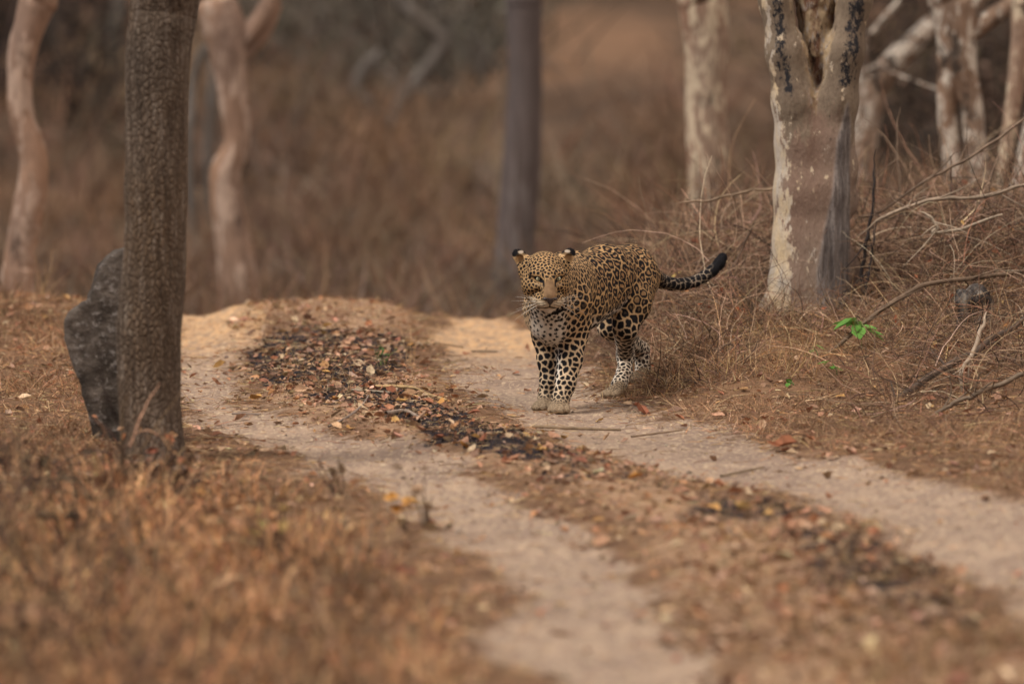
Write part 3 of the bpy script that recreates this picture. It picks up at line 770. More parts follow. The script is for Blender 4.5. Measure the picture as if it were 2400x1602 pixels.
def tree(name, label, mat, limbs, Yd, seed, rings=70, rough=.06, nseg=28, group=None, flare=1.25, branches=3, up=3.2, cat='tree'):
    r = np.random.default_rng(seed)
    P_, R_ = limb_pts(limbs[0], Yd)
    b = P_[-1].copy(); gz = float(zg(b[0], b[1]))
    # carry the trunk down to the ground with a slight flare
    bot = np.array([b[0] + (P_[-1] - P_[-2])[0] * .1, b[1], gz - .12])
    if bot[2] < b[2] - .05: P_ = np.vstack([P_, bot]); R_ = np.append(R_, R_[-1] * flare)
    base = np.array([b[0], b[1], gz])
    root = empty(name, base); tag(root, label, cat, group)
    if limbs[0][0][1] <= 5:
        Pa, Ra = grow_above(P_, R_, r, up); P_ = np.vstack([Pa, P_]); R_ = np.concatenate([Ra, R_])
    Vt, fs = ring_tube(P_[::-1], R_[::-1], nseg, rings, rough, seed)
    mesh_np('trunk', Vt, fs, mat, root, base)
    for li, l in enumerate(limbs[1:]):
        Pl, Rl = limb_pts(l, Yd)
        if l[0][1] <= 5:
            Pa, Ra = grow_above(Pl, Rl, r, up * .8); Pl = np.vstack([Pa, Pl]); Rl = np.concatenate([Ra, Rl])
        Vt, fs = ring_tube(Pl[::-1], Rl[::-1], max(12, nseg - 8), max(24, rings // 2), rough, seed + li + 1)
        mesh_np('branch', Vt, fs, mat, root, base)
    for k in range(branches):        # bare branches above the frame
        s0 = P_[0] + (P_[min(3, len(P_) - 1)] - P_[0]) * r.uniform(0, .8); a = r.uniform(0, 6.28)
        d = np.array([math.cos(a), math.sin(a), .55]); pts = [s0]
        for i in range(5): d = d + r.normal(0, .2, 3); d /= np.linalg.norm(d); pts.append(pts[-1] + d * .45)
        Vt, fs = ring_tube(np.array(pts), np.linspace(R_[0] * .55, R_[0] * .12, 6), 8, 16, rough, seed + 20 + k)
        mesh_np('branch', Vt, fs, mat, root, base)
    return root
tree('tree_trunk', 'thick dark grey-brown trunk with blocky bark in the left foreground, a grey slab behind it', M_block,
     [[(392, -20, 158), (378, 60, 154), (370, 115, 150), (367, 200, 147), (367, 287, 145), (366, 420, 147), (363, 574, 149), (358, 675, 156), (352, 770, 155), (351, 866, 154), (353, 960, 152), (357, 1030, 158), (360, 1085, 172)]], 27.3, 3, rings=200, nseg=64, rough=.06, flare=1.2, cat='tree')
tree('curved_tree', 'slender pinkish tree with wavy trunk at the far left edge', M_pink,
     [[(92, -20, 88), (85, 10, 86), (70, 60, 76), (54, 115, 72), (47, 190, 63), (51, 268, 62), (74, 344, 66), (79, 400, 68), (68, 478, 77), (52, 560, 72), (44, 620, 74), (42, 665, 80)]], 39.0, 5)
tree('forked_tree', 'pale pinkish tree with kinked trunk and forked top, just right of the dark foreground trunk', M_pink,
     [[(498, -20, 92), (508, 10, 98), (524, 60, 104), (535, 100, 98), (539, 150, 84), (543, 200, 72), (551, 268, 66), (556, 325, 60), (547, 362, 64), (529, 402, 74), (529, 460, 74), (541, 535, 80), (552, 600, 86), (560, 675, 90), (566, 735, 98), (568, 780, 104)],
      [(640, -20, 42), (628, 20, 46), (600, 62, 50), (565, 100, 50), (545, 140, 40)],
      [(650, 10, 26), (632, 60, 26), (606, 100, 26), (575, 135, 20)]], 43.5, 8)
tree('thin_tree', 'thin arching blurred trunk seen behind the kinked pale tree', M_far,
     [[(520, 90, 18), (490, 106, 18), (466, 140, 18), (452, 190, 19), (446, 260, 20), (444, 380, 22), (450, 500, 24), (455, 700, 26)]], 52, 9, branches=0, rings=50, nseg=14)
tree('thin_tree', 'faint straight greyish trunk standing close behind the kinked pale tree', M_far,
     [[(505, -10, 22), (500, 200, 24), (486, 400, 26), (484, 700, 30)]], 56, 10, branches=1, rings=50, nseg=14)
tree('smooth_tree', 'tall straight grey trunk standing behind the leopard in mid picture', M_grey,
     [[(1226, -20, 88), (1228, 10, 87), (1230, 100, 82), (1231, 200, 80), (1226, 300, 86), (1223, 390, 91), (1214, 500, 91), (1208, 570, 90), (1202, 650, 90), (1196, 755, 80), (1192, 820, 84)]], 48, 12, rough=.03, flare=1.1)
tree('blotched_tree', 'cream and grey blotched straight trunk rising from the brush behind the leopard\'s tail', M_pale,
     [[(1645, -20, 120), (1649, 5, 116), (1656, 90, 105), (1657, 180, 98), (1655, 270, 98), (1656, 360, 100), (1661, 450, 92), (1660, 540, 84), (1660, 590, 90), (1660, 640, 96)]], 41.0, 14, rough=.07)
tree('leaning_branch_tree', 'pale blurred tree behind the big forked trunk, a thick limb slanting up right', M_white,
     [[(2010, 90, 30), (2018, 160, 44), (2038, 225, 70), (2030, 290, 66), (2018, 370, 66), (2008, 450, 64), (2000, 540, 68), (1998, 600, 74)],
      [(2290, -5, 48), (2250, 16, 52), (2190, 60, 56), (2150, 95, 58), (2100, 140, 60), (2062, 190, 62), (2036, 240, 50)]], 44.5, 16)
tree('split_tree', 'pale mottled tree near the right edge, its trunk split into two legs', M_white,
     [[(2225, -20, 104), (2231, 10, 102), (2240, 80, 92), (2244, 150, 88), (2262, 205, 66), (2278, 268, 54), (2286, 340, 52), (2296, 420, 50), (2306, 500, 50), (2314, 560, 54)],
      [(2240, 100, 70), (2232, 160, 62), (2222, 215, 52), (2220, 270, 46), (2228, 350, 46), (2238, 430, 46), (2247, 520, 44), (2252, 580, 50)],
      [(2420, -10, 40), (2380, 5, 42), (2330, 38, 44), (2290, 66, 44), (2255, 100, 36)]], 39.5, 18)
tree('slanting_tree', 'narrow grey-brown trunk slanting at the right edge of the picture', M_pale,
     [[(2400, -20, 52), (2396, 20, 50), (2390, 120, 44), (2378, 220, 38), (2366, 300, 34), (2354, 390, 32), (2348, 470, 32), (2346, 560, 36)]], 38.6, 20)
tree('white_tree', 'whitish leaning trunk cut off by the right edge, low beside the slanting one', M_white,
     [[(2446, 200, 52), (2424, 300, 52), (2404, 400, 56), (2390, 470, 60), (2380, 540, 62), (2376, 600, 66)]], 37.8, 22, branches=0)
far_specs = [
 ('grey blurred tree with a crooked limb crossing the top of the picture left of centre', [[(930, -20, 30), (955, 20, 30), (1000, 60, 30), (1040, 95, 28), (1010, 150, 32), (965, 205, 34), (935, 260, 36), (925, 300, 34)]], 66),
 ('dark crooked blurred trunk left of the grey crooked limb', [[(900, 120, 20), (860, 150, 26), (838, 190, 30), (850, 225, 30), (880, 262, 26), (905, 300, 24)]], 64),
 ('faint grey upright trunk far off, first to the right of the kinked pale tree', [[(735, -20, 30), (738, 80, 28), (745, 160, 26), (748, 300, 30)]], 82),
 ('faint grey trunk far off behind the dark foreground trunk, on its left', [[(285, -20, 34), (272, 80, 34), (250, 170, 32), (235, 240, 34), (232, 360, 36)]], 70),
 ('faint slender trunk far off between the crooked limb and the pale fork', [[(802, -20, 24), (795, 100, 24), (782, 190, 30), (780, 330, 32)]], 78),
 ('faint slanting trunk far off beside the dark crooked one', [[(868, -20, 24), (905, 50, 22), (960, 120, 22), (990, 170, 24), (1000, 330, 28)]], 74),
 ('faint upright trunk far off, right of the tall grey mid trunk', [[(1400, -20, 30), (1395, 60, 30), (1392, 160, 32)]], 100),
 ('faint dark trunk far off above the orange clearing', [[(1500, -20, 34), (1508, 60, 34), (1512, 130, 36)]], 96),
 ('faint trunk far off just left of the tall grey mid trunk', [[(1088, -20, 22), (1094, 100, 22), (1098, 260, 24)]], 88)]
for i, (lab, l, d) in enumerate(far_specs):
    tree('distant_tree', lab, M_far, l, d, 40 + i, rings=40, nseg=12, branches=2, up=3.0, group='faint trunks in the far background')

# the big forked trunk beside the track: one implicit surface
def big_tree():
    Yd = 32.3
    lo = W(1740, 900, Yd) - [0, .5, .2]; hi = W(2090, -420, Yd) + [0, .5, 0]
    fld = Field(lo, hi, .0095)
    def seg(rows, k=.05, sq=1.0, n=(0, 1, 0)):
        P_, R_ = limb_pts(rows, Yd)
        for a, b, ra, rb in zip(P_[:-1], P_[1:], R_[:-1], R_[1:]): fld.add(Seg(a, b, ra, rb, n, sq), k)
    seg([(1795, -450, 70), (1802, -100, 66), (1817, 0, 70, -.02), (1841, 120, 84, -.02), (1862, 240, 100, -.01), (1876, 330, 110), (1880, 450, 118), (1878, 560, 124), (1872, 660, 136), (1868, 760, 150), (1864, 840, 165)])
    seg([(2060, -450, 66), (2022, -100, 68), (2003, 0, 72, -.02), (1980, 120, 84, -.02), (1962, 240, 88, -.01), (1950, 330, 90), (1938, 450, 104), (1930, 560, 108), (1925, 760, 118), (1922, 840, 120)])
    seg([(1925, -450, 60, .07), (1918, -100, 86, .07), (1914, 0, 92, .06), (1912, 110, 74, .06), (1911, 200, 44, .05), (1911, 262, 26, .03)], .012)
    seg([(1900, 300, 140, .06), (1900, 450, 150, .05), (1900, 600, 150, .04), (1900, 840, 170, .03)], .06)
    # groove where the two stems meet
    P_, R_ = limb_pts([(1906, 40, 12, -.12), (1908, 120, 22, -.115), (1911, 190, 34, -.12), (1913, 258, 28, -.13)], Yd)
    for a, b, ra, rb in zip(P_[:-1], P_[1:], R_[:-1], R_[1:]): fld.add(Seg(a, b, ra, rb), .02, sub=True)
    # channel beside the dead wood
    P_, R_ = limb_pts([(1982, 240, 7, -.10), (1955, 330, 8, -.12), (1945, 450, 8, -.13), (1925, 540, 9, -.155), (1908, 640, 9, -.175), (1904, 770, 10, -.18)], Yd)
    for a, b, ra, rb in zip(P_[:-1], P_[1:], R_[:-1], R_[1:]): fld.add(Seg(a, b, ra, rb), .015, sub=True)
    # bulges on the right edge and root flares
    for u, v, r_, dd in ((1986, 395, 26, 0), (1990, 470, 22, .04), (1984, 640, 34, .02), (1990, 760, 40, .02), (1812, 742, 36, -.05), (1786, 770, 30, -.02), (1896, 800, 40, -.14)):
        fld.add(Ell(W(u, v, Yd + dd), np.array([1, 1, 1.6]) * r_ * Yd / F), .05)
    P_, Fq = fld.mesh(2)
    u, v = proj(P_); x, y, z = P_.T
    N = normals(P_, Fq)
    dead = sstep(0, 8, u - np.interp(v, [230, 330, 450, 540, 640, 770, 850], [1985, 1957, 1947, 1927, 1910, 1904, 1900])) * sstep(225, 255, v) * (y < 32.42) * sstep(1996, 1985, u)
    mid = sstep(8, -5, np.abs(u - 1912) - 55 * np.clip((272 - v) / 272, 0, 1.5) + 10 * fbm(x * 30, y * 30, z * 14, seed=77)) * sstep(285, 262, v) * (y < 32.36)
    disp = dead * .010 * np.abs(fbm(x * 55, y * 30, z * 3, seed=4)) + .004 * fbm(x * 14, y * 14, z * 5, seed=6) + mid * .010 * fbm(x * 30, y * 30, z * 16, seed=7)
    flk = .85 * sstep(62, 5, np.abs(u - np.interp(v, [0, 300, 560, 760], [1790, 1815, 1822, 1808]))) * sstep(200, 330, v) + .05 + .20 * fbm(x * 9, y * 9, z * 4, seed=12) + .35 * sstep(22, 3, np.abs(u - np.interp(v, [0, 330], [1788, 1816]))) * sstep(340, 300, v)
    P2 = P_ + N * disp[:, None]
    blk = (.72 * np.maximum(sstep(26, 6, np.abs(u - np.interp(v, [0, 230], [1818, 1848]))) * sstep(245, 215, v), sstep(30, 8, np.abs(u - np.interp(v, [0, 230], [2012, 1976])) * 1.0) * sstep(230, 180, v)))
    base = np.array([W(1890, 760, Yd)[0], Yd, float(zg(W(1890, 760, Yd)[0], Yd))])
    root = empty('big_forked_tree', base)
    tag(root, 'big forked trunk with peeling cream bark and grey dead wood, right of the leopard', 'tree')
    m, nt, b = newmat('peeling_bark', .85, .15)
    vv = coords(nt, (1, 1, .45)); a_d, a_m, a_f, a_b = (attr(nt, q) for q in ('dead', 'mid', 'flake', 'soot'))
    n1 = noise(nt, vv, 10, 6, .65); n2 = noise(nt, vv, 50, 5, .7); n3 = noise(nt, vv, 3, 3)
    c = mix(nt, ramp(nt, n3, [(.35, 0.0), (.65, 1.0)]), (.185, .118, .088), (.235, .175, .135))
    c = mix(nt, ramp(nt, n2, [(.60, 0.0), (.68, .8)]), c, (.38, .29, .20))
    sm = attr(nt, 'upper'); c = mix(nt, ramp(nt, math_(nt, 'ADD', sm, math_(nt, 'MULTIPLY', math_(nt, 'SUBTRACT', noise(nt, coords(nt, (1, 1, .22)), 9, 6, .65), .5), 2.6)), [(.40, 0.0), (.60, 1.0)]), c, mix(nt, ramp(nt, n1, [(.35, 0.0), (.65, 1.0)]), (.125, .09, .065), (.21, .16, .115)))
    c = mix(nt, ramp(nt, math_(nt, 'ADD', a_f, math_(nt, 'MULTIPLY', math_(nt, 'SUBTRACT', noise(nt, vv, 24, 6, .68), .5), 3.2)), [(.52, 0.0), (.58, 1.0)]), c, mix(nt, ramp(nt, n1, [(.4, 0.0), (.6, 1.0)]), (.50, .38, .24), (.43, .37, .31)))
    mc = mix(nt, ramp(nt, n1, [(.44, 0.0), (.52, 1.0)]), (.13, .065, .04), (.34, .25, .155))
    mc = mix(nt, ramp(nt, n2, [(.52, 0.0), (.62, .8)]), mc, (.33, .29, .26))
    mc = mix(nt, ramp(nt, noise(nt, vv, 26, 5), [(.36, 1.0), (.44, 0.0)]), mc, (.035, .022, .018))
    c = mix(nt, a_m, c, mc)
    vd = coords(nt, (1, 1, .06)); nd = noise(nt, vd, 45, 6, .7)
    dc = ramp(nt, nd, [(.3, (.055, .045, .042)), (.5, (.16, .135, .125)), (.7, (.30, .26, .235))])
    c = mix(nt, a_d, c, dc)
    c = mix(nt, ramp(nt, math_(nt, 'ADD', a_b, math_(nt, 'MULTIPLY', math_(nt, 'SUBTRACT', noise(nt, coords(nt, (1, 1, .6)), 38, 8, .8), .5), 4.6)), [(.60, 0.0), (.68, 1.0)]), c, (.022, .021, .024))
    c = mix(nt, 1.0, c, ramp(nt, noise(nt, vv, 120, 4, .7), [(.25, .72), (.75, 1.12)]), 'MULTIPLY')
    nt.links.new(c, b.inputs['Base Color'])
    bump(nt, b, math_(nt, 'ADD', n2, math_(nt, 'ADD', math_(nt, 'MULTIPLY', nd, a_d), math_(nt, 'MULTIPLY', a_f, .6))), .8, .012)
    mesh_np('trunk', P2, Fq, m, root, base, attrs={'dead': dead, 'mid': mid, 'flake': flk * (1 - mid), 'soot': blk, 'upper': sstep(470, 130, v) * (1 - mid)})
    # stems above the frame
    for rows in ([(1700, -1500, 40), (1760, -900, 60), (1795, -440, 70)], [(2180, -1500, 40), (2110, -900, 56), (2060, -440, 66)], [(1935, -1200, 30), (1930, -800, 48), (1925, -440, 60)]):
        Pl, Rl = limb_pts(rows, Yd); Vt, fs = ring_tube(Pl[::-1], Rl[::-1], 20, 30, .05, 5); mesh_np('branch', Vt, fs, M_pale, root, base)
big_tree()

# ------------------------------------------------------------------ grey slab behind the left trunk, stump on the right
def poly_sdf(px_, py_, pts):
    d = np.full(px_.shape, 1e9); sgn = np.ones(px_.shape)
    n = len(pts)
    for i in range(n):
        a = pts[i]; b = pts[i - 1]; ex, ey = b[0] - a[0], b[1] - a[1]
        wx, wy = px_ - a[0], py_ - a[1]
        t = np.clip((wx * ex + wy * ey) / (ex * ex + ey * ey), 0, 1)
        d = np.minimum(d, (wx - ex * t) ** 2 + (wy - ey * t) ** 2)
        c1 = py_ >= a[1]; c2 = py_ < b[1]; c3 = ex * wy > ey * wx
        sgn = np.where((c1 & c2 & c3) | (~c1 & ~c2 & ~c3), -sgn, sgn)
    return sgn * np.sqrt(d)
def slab():
    Yd = 28.1
    out = [(283, 583), (262, 592), (230, 625), (214, 671), (203, 702), (165, 725), (149, 748), (151, 790), (168, 843), (188, 889), (197, 927), (207, 973), (222, 1027), (240, 1075), (262, 1110), (380, 1110), (376, 1000), (372, 800), (360, 660), (320, 580)]
    pts = np.array([W(a, b, Yd)[[0, 2]] for a, b in out])
    lo = np.array([pts[:, 0].min() - .05, Yd - .25, pts[:, 1].min() - .05]); hi = np.array([pts[:, 0].max() + .05, Yd + .25, pts[:, 1].max() + .05])
    f = Field(lo, hi, .009)
    gx, gy, gz = np.meshgrid(*[f.lo[k] + f.h * np.arange(f.n[k]) for k in range(3)], indexing='ij')
    d2 = poly_sdf(gx[:, 0, :], gz[:, 0, :], pts)[:, None, :] + .025
    dy = np.abs(gy - Yd) - .09 + .025
    d = np.sqrt(np.maximum(d2, 0) ** 2 + np.maximum(dy, 0) ** 2) + np.minimum(np.maximum(d2, dy), 0) - .025
    d += .008 * fbm(gx * 6, gy * 6, gz * 3.5, seed=90, oct=2) + .005 * fbm(gx * 28, gy * 28, gz * 28, seed=91, oct=2)
    f.D = d.astype(np.float32)
    P_, Fq = f.mesh(1)
    m, nt, b = newmat('mottled_stone', .9, .15); v = coords(nt)
    n1 = noise(nt, v, 7, 6, .65); n2 = noise(nt, v, 30, 6, .7)
    c = ramp(nt, n1, [(.34, (.020, .015, .012)), (.5, (.055, .043, .035)), (.66, (.125, .10, .083))])
    c = mix(nt, ramp(nt, n2, [(.54, 0.0), (.64, .8)]), c, (.21, .185, .17))
    nt.links.new(c, b.inputs['Base Color']); bump(nt, b, math_(nt, 'ADD', n2, n1), 1.0, .02)
    base = np.array([W(290, 1080, Yd)[0], Yd, pts[:, 1].min() + .05])
    o = mesh_np('stone_slab', P_, Fq, m, None, base)
    tag(o, 'rough dark grey mottled slab jutting out left from behind the foreground trunk', 'rock')
slab()
def stump():
    Yd = 31.3; c = W(2288, 742, Yd); c[2] = max(c[2], float(zg(c[0], Yd)) + .08)
    f = Field(c - .25, c + .3, .009)
    f.add(Seg(c - [0, 0, .2], c + [0, 0, .03], .10, .075), .02)
    f.add(Ell(c + [-.02, 0, .05], (.075, .08, .05)), .04)
    f.add(Ell(c + [.035, -.085, .0], (.04, .05, .06)), .02, sub=True)
    P_, Fq = f.mesh(1); P_ = P_ + normals(P_, Fq) * (.012 * fbm(P_[:, 0] * 30, P_[:, 1] * 30, P_[:, 2] * 12, seed=4))[:, None]
    m, nt, b = newmat('charred_wood', .9, .1); v = coords(nt, (1, 1, .4)); n1 = noise(nt, v, 22, 6, .7)
    nt.links.new(ramp(nt, n1, [(.38, (.012, .011, .012)), (.52, (.06, .05, .045)), (.68, (.21, .18, .15))]), b.inputs['Base Color']); bump(nt, b, n1, .9, .012)
    base = np.array([c[0], Yd, float(zg(c[0], Yd))])
    tag(mesh_np('charred_stump', P_, Fq, m, None, base), 'small charred grey stump with a black hollow in the brush on the right', 'stump')
stump()

# ------------------------------------------------------------------ strands, twigs and leaves as fields
def strands(B, D, L, Wd, bend, cols, nseg=3):
    """grass blades: base, direction, length, width, sideways bend"""
    n = len(B); D = D / np.linalg.norm(D, axis=1)[:, None]
    side = np.cross(D, rng.normal(0, 1, (n, 3))); side /= np.maximum(np.linalg.norm(side, axis=1), 1e-6)[:, None]
    bd = np.cross(D, side)
    rings = []
    for i in range(nseg + 1):
        t = i / nseg
        c = B + D * (L * t)[:, None] + bd * (bend * L * t * t)[:, None] - np.array([0, 0, 1.]) * (np.abs(bend) * L * t * t * .5)[:, None]
        w_ = (Wd * (1 - t) ** .7 * .5 + .0002)[:, None]
        rings += [c - side * w_, c + side * w_]
    Vt = np.stack(rings, 1).reshape(-1, 3); k = 2 * (nseg + 1)
    i0 = (np.arange(n) * k)[:, None] + (np.arange(nseg) * 2)[None]
    Fq = np.stack([i0, i0 + 1, i0 + 3, i0 + 2], -1).reshape(-1, 4)
    return Vt, Fq, np.repeat(cols, k, 0)
def twig_field(n, P0, Dr, L, Rr, cols, m=9, curl=.6, droop=.0):
    Dr = Dr / np.linalg.norm(Dr, axis=1)[:, None]
    pts = [P0]; d = Dr; w1 = rng.normal(0, curl, (n, 3)) / m; 
    for i in range(m - 1):
        d = d + w1 + rng.normal(0, .10, (n, 3)) - np.array([0, 0, droop / m]); d = d / np.linalg.norm(d, axis=1)[:, None]
        pts.append(pts[-1] + d * (L / m)[:, None])
    PT = np.stack(pts, 1); R_ = Rr[:, None] * np.linspace(1, .3, m)[None]
    Vt, Fq = tubes_np(PT, R_)
    return Vt, Fq, np.repeat(cols, m * 3, 0), PT
LEAF_T = np.array([(0, 0, 0), (-.22, .28, .05), (0, .28, -.02), (.24, .26, .06), (-.30, .6, .02), (0, .6, -.03), (.30, .58, .05), (-.16, .85, .06), (0, .86, .02), (.15, .84, .10), (0, 1.05, .12)], float)
LEAF_F = np.array([(0, 2, 1, 1), (0, 3, 2, 2), (1, 2, 5, 4), (2, 3, 6, 5), (4, 5, 8, 7), (5, 6, 9, 8)]); 
LT = np.array([(0, 2, 1), (0, 3, 2), (1, 2, 5), (1, 5, 4), (2, 3, 6), (2, 6, 5), (4, 5, 8), (4, 8, 7), (5, 6, 9), (5, 9, 8), (7, 8, 10), (8, 9, 10)])
def leaf_shape(curl, seed):
    r = np.random.default_rng(seed); T = LEAF_T.copy()
    T[:, 0] *= r.uniform(.75, 1.15); T[:, 1] -= .5
    T += r.normal(0, .025, T.shape)
    T[:, 2] += curl * (T[:, 0] ** 2) * 3.2 + r.uniform(-.3, .45) * (T[:, 1] ** 2) * 1.2
    return T
LEAVES = [leaf_shape(c, 60 + i) for i, c in enumerate((.2, .6, .9, -.3, .5, 1.1, .35, .75))]
def leaf_field(P, size, cols, tilt=.35):
    n = len(P); out = []; 
    a = rng.uniform(0, 2 * math.pi, n); tx = rng.normal(0, tilt, n); ty = rng.normal(0, tilt, n)
    kind = rng.integers(0, len(LEAVES), n); T = np.array(LEAVES)[kind] * size[:, None, None]
    ca, sa = np.cos(a), np.sin(a)
    x = T[..., 0]; y = T[..., 1]; z = T[..., 2]
    y2 = y * np.cos(tx)[:, None] - z * np.sin(tx)[:, None]; z2 = y * np.sin(tx)[:, None] + z * np.cos(tx)[:, None]
    x3 = x * np.cos(ty)[:, None] + z2 * np.sin(ty)[:, None]; z3 = -x * np.sin(ty)[:, None] + z2 * np.cos(ty)[:, None]
    Vt = np.stack([x3 * ca[:, None] - y2 * sa[:, None], x3 * sa[:, None] + y2 * ca[:, None], z3], -1) + P[:, None]
    Fq = (np.arange(n) * 11)[:, None, None] + LT[None]
    return Vt.reshape(-1, 3), Fq.reshape(-1, 3), np.repeat(cols, 11, 0)
def pal(colors, n, jit=.25, p=None):
    c = np.array(colors, float)[rng.choice(len(colors), n, p=p)]
    return np.clip(c * rng.lognormal(0, jit, (n, 1)) * rng.normal(1, .05, (n, 3)), 0.002, .9)
STRAW = [(.40, .26, .13), (.30, .18, .085), (.22, .125, .065), (.46, .33, .19), (.17, .095, .06), (.34, .17, .08)]
LEAFC = [(.38, .22, .135), (.46, .29, .19), (.33, .18, .105), (.27, .155, .095), (.48, .34, .22), (.38, .20, .095), (.29, .13, .075), (.21, .125, .08), (.36, .24, .15), (.31, .20, .125)]
def on_ground(x, y, up=0.0): return np.stack([x, y, zg(x, y) + up], 1)
def rand_px(n, x0, x1, y0, y1):
    px = rng.uniform(x0, x1, n); py = rng.uniform(y0, y1, n)
    q = np.array([G0(a, b) for a, b in zip(px, py)]); return q[:, 0], q[:, 1], px, py
def emit(name, label, cat, Vt, Fq, cols, mat, smooth=False):
    c = Vt.mean(0); c[2] = Vt[:, 2].min()
    o = mesh_np(name, Vt, Fq, mat, None, c, cols=cols, smooth=smooth); tag(o, label, cat, kind='stuff'); return o
# leaf litter over ridge and verges (numberless)
n = 84000
x = rng.uniform(-3.0, 3.2, n); y = 18 + 19.0 * rng.random(n) ** 1.0
zz, rt, rd, ah, vg, px, py = zg(x, y, True)
prob = .025 * rt + .80 * rd + .36 * vg + .10 * ah
clump = sstep(-.5, .7, fbm(x * 1.6, y * .9, seed=50))
keep = (rng.random(n) < prob * (.25 + clump)) & (px > -120) & (px < 2550) & ~((y > 32.8) & (rt > .4))
x, y, zz = x[keep], y[keep], zz[keep]; n = len(x)
sz = rng.lognormal(math.log(.022), .45, n).clip(.008, .065) * (1 + .25 * sstep(27, 23, y))
Vt, Fq, cc = leaf_field(np.stack([x, y, zz + sz * .16], 1), sz, pal(LEAFC, n, .20))
emit('leaf_litter', 'reddish brown fallen leaves strewn over the ridge and verges of the track', 'leaf litter', Vt, Fq, cc, M_leaf)
# chaff and straw on the earth
n = 90000
x = rng.uniform(-3.2, 3.4, n); y = 18.5 + 18.5 * rng.random(n)
zz, rt, rd, ah, vg, px, py = zg(x, y, True)
keep = (rng.random(n) < (.10 * rt + 1.2 * rt * (1 - rt) + .60 * rd + .9 * vg)) & (px > -120) & (px < 2550) & ~((y > 33.2) & (rt > .4) & (rng.random(n) < .8))
x, y, zz = x[keep], y[keep], zz[keep]; n = len(x)
a = rng.uniform(0, 6.28, n); D = np.stack([np.cos(a), np.sin(a), rng.normal(.06, .12, n)], 1)
Vt, Fq, cc = strands(np.stack([x, y, zz + .006], 1), D, rng.uniform(.02, .10, n), rng.uniform(.0015, .0035, n), rng.normal(0, .3, n), pal(STRAW, n, .3), 2)
emit('straw_chaff', 'short bits of dry straw scattered over the earth', 'straw', Vt, Fq, cc, M_strand)
# burnt bits in the blackened patches
n = 42000
x = rng.uniform(-3, 3, n); y = 19 + 15 * rng.random(n)
zz, rt, rd, ah, vg, px, py = zg(x, y, True)
keep = rng.random(n) < ah * .9
x, y, zz = x[keep], y[keep], zz[keep]; n = len(x)
sz = rng.uniform(.008, .028, n)
Vt, Fq, cc = leaf_field(np.stack([x, y, zz + sz * .25], 1), sz, pal([(.03, .023, .023), (.06, .042, .035), (.04, .032, .032), (.13, .075, .05), (.22, .13, .09)], n, .3), .7)
emit('charred_litter', 'blackened burnt leaf crumbs in dark patches on the middle ridge', 'burnt litter', Vt, Fq, cc, M_leaf)
# pebbles and clods
n = 2600
x = rng.uniform(-3, 3, n); y = 19 + 16.5 * rng.random(n); zz, rt, rd, ah, vg, px, py = zg(x, y, True)
keep = rng.random(n) < .35 * rt + .4 * rd; x, y, zz = x[keep], y[keep], zz[keep]; n = len(x)
oc = np.array([(1, 0, 0), (0, 1, 0), (-1, 0, 0), (0, -1, 0), (0, 0, .7), (0, 0, -.5), ]); of = np.array([(0, 1, 4), (1, 2, 4), (2, 3, 4), (3, 0, 4), (1, 0, 5), (2, 1, 5), (3, 2, 5), (0, 3, 5)])
sz = rng.lognormal(math.log(.006), .45, n).clip(.003, .02)
Vt = (oc[None] * rng.uniform(.6, 1.2, (n, 6, 1)) * sz[:, None, None] + np.stack([x, y, zz + sz * .3], 1)[:, None]).reshape(-1, 3)
emit('pebbles', 'small pebbles and earth clods scattered over the track', 'pebbles', Vt, ((np.arange(n) * 6)[:, None, None] + of[None]).reshape(-1, 3), np.repeat(pal([(.33, .25, .18), (.22, .16, .12), (.42, .34, .26)], n, .2), 6, 0), M_leaf)
# dry grass on the verges
def grass(n, x0, x1, y0, y1, hmin, hmax, dens, lab, name='dry_grass', colors=STRAW, lean=.55, wd=(.0018, .004), jit=.28):
    x = rng.uniform(x0, x1, n); y = rng.uniform(y0, y1, n)
    zz, rt, rd, ah, vg, px, py = zg(x, y, True)
    keep = rng.random(n) < dens(px, py, rt, rd, vg, x, y)
    x, y, zz = x[keep], y[keep], zz[keep]; px = px[keep]; n = len(x)
    D = np.stack([rng.normal(0, lean, n), rng.normal(0, lean, n), np.ones(n)], 1)
    tuft = .35 + 1.0 * sstep(-.6, .9, fbm(x * 2.8, y * 2.0, seed=61))
    L = rng.uniform(hmin, hmax, n) * tuft
    if hmax > .25: L *= 1 - .62 * sstep(24.4, 26.2, y)
    tint = np.exp((.95 if hmax > .25 else .42) * fbm(x * 2.0, y * 1.3, seed=62))[:, None]
    return emit(name, lab, 'grass', *strands(np.stack([x, y, zz - .01], 1), D, L, rng.uniform(*wd, n), rng.normal(0, .5, n), np.clip(pal(colors, n, jit) * tint, 0, 1)), M_strand)
rightv = lambda px, py: sstep(1420, 1520, px - np.interp(py, [700, 900, 1000, 1100, 1200, 1400], [-60, 0, 160, 540, 900, 1500]))
grass(85000, .5, 3.2, 25.5, 36.5, .02, .11, lambda px, py, rt, rd, vg, x, y: rightv(px, py) * (1 - rt) * sstep(2520, 2460, px), 'low dry brown grass covering the right verge below the brush', colors=[(.24, .15, .085), (.17, .10, .058), (.11, .065, .04), (.34, .22, .13), (.22, .11, .06)], lean=1.2, wd=(.0014, .0028))
grass(34000, -2.9, -1.35, 26.5, 37, .02, .13, lambda px, py, rt, rd, vg, x, y: sstep(330, 230, px) * (1 - rt), 'low dry grass on the bank left of the track', colors=[(.26, .15, .085), (.18, .10, .055), (.12, .07, .04), (.36, .23, .13), (.26, .12, .06)], lean=1.0)
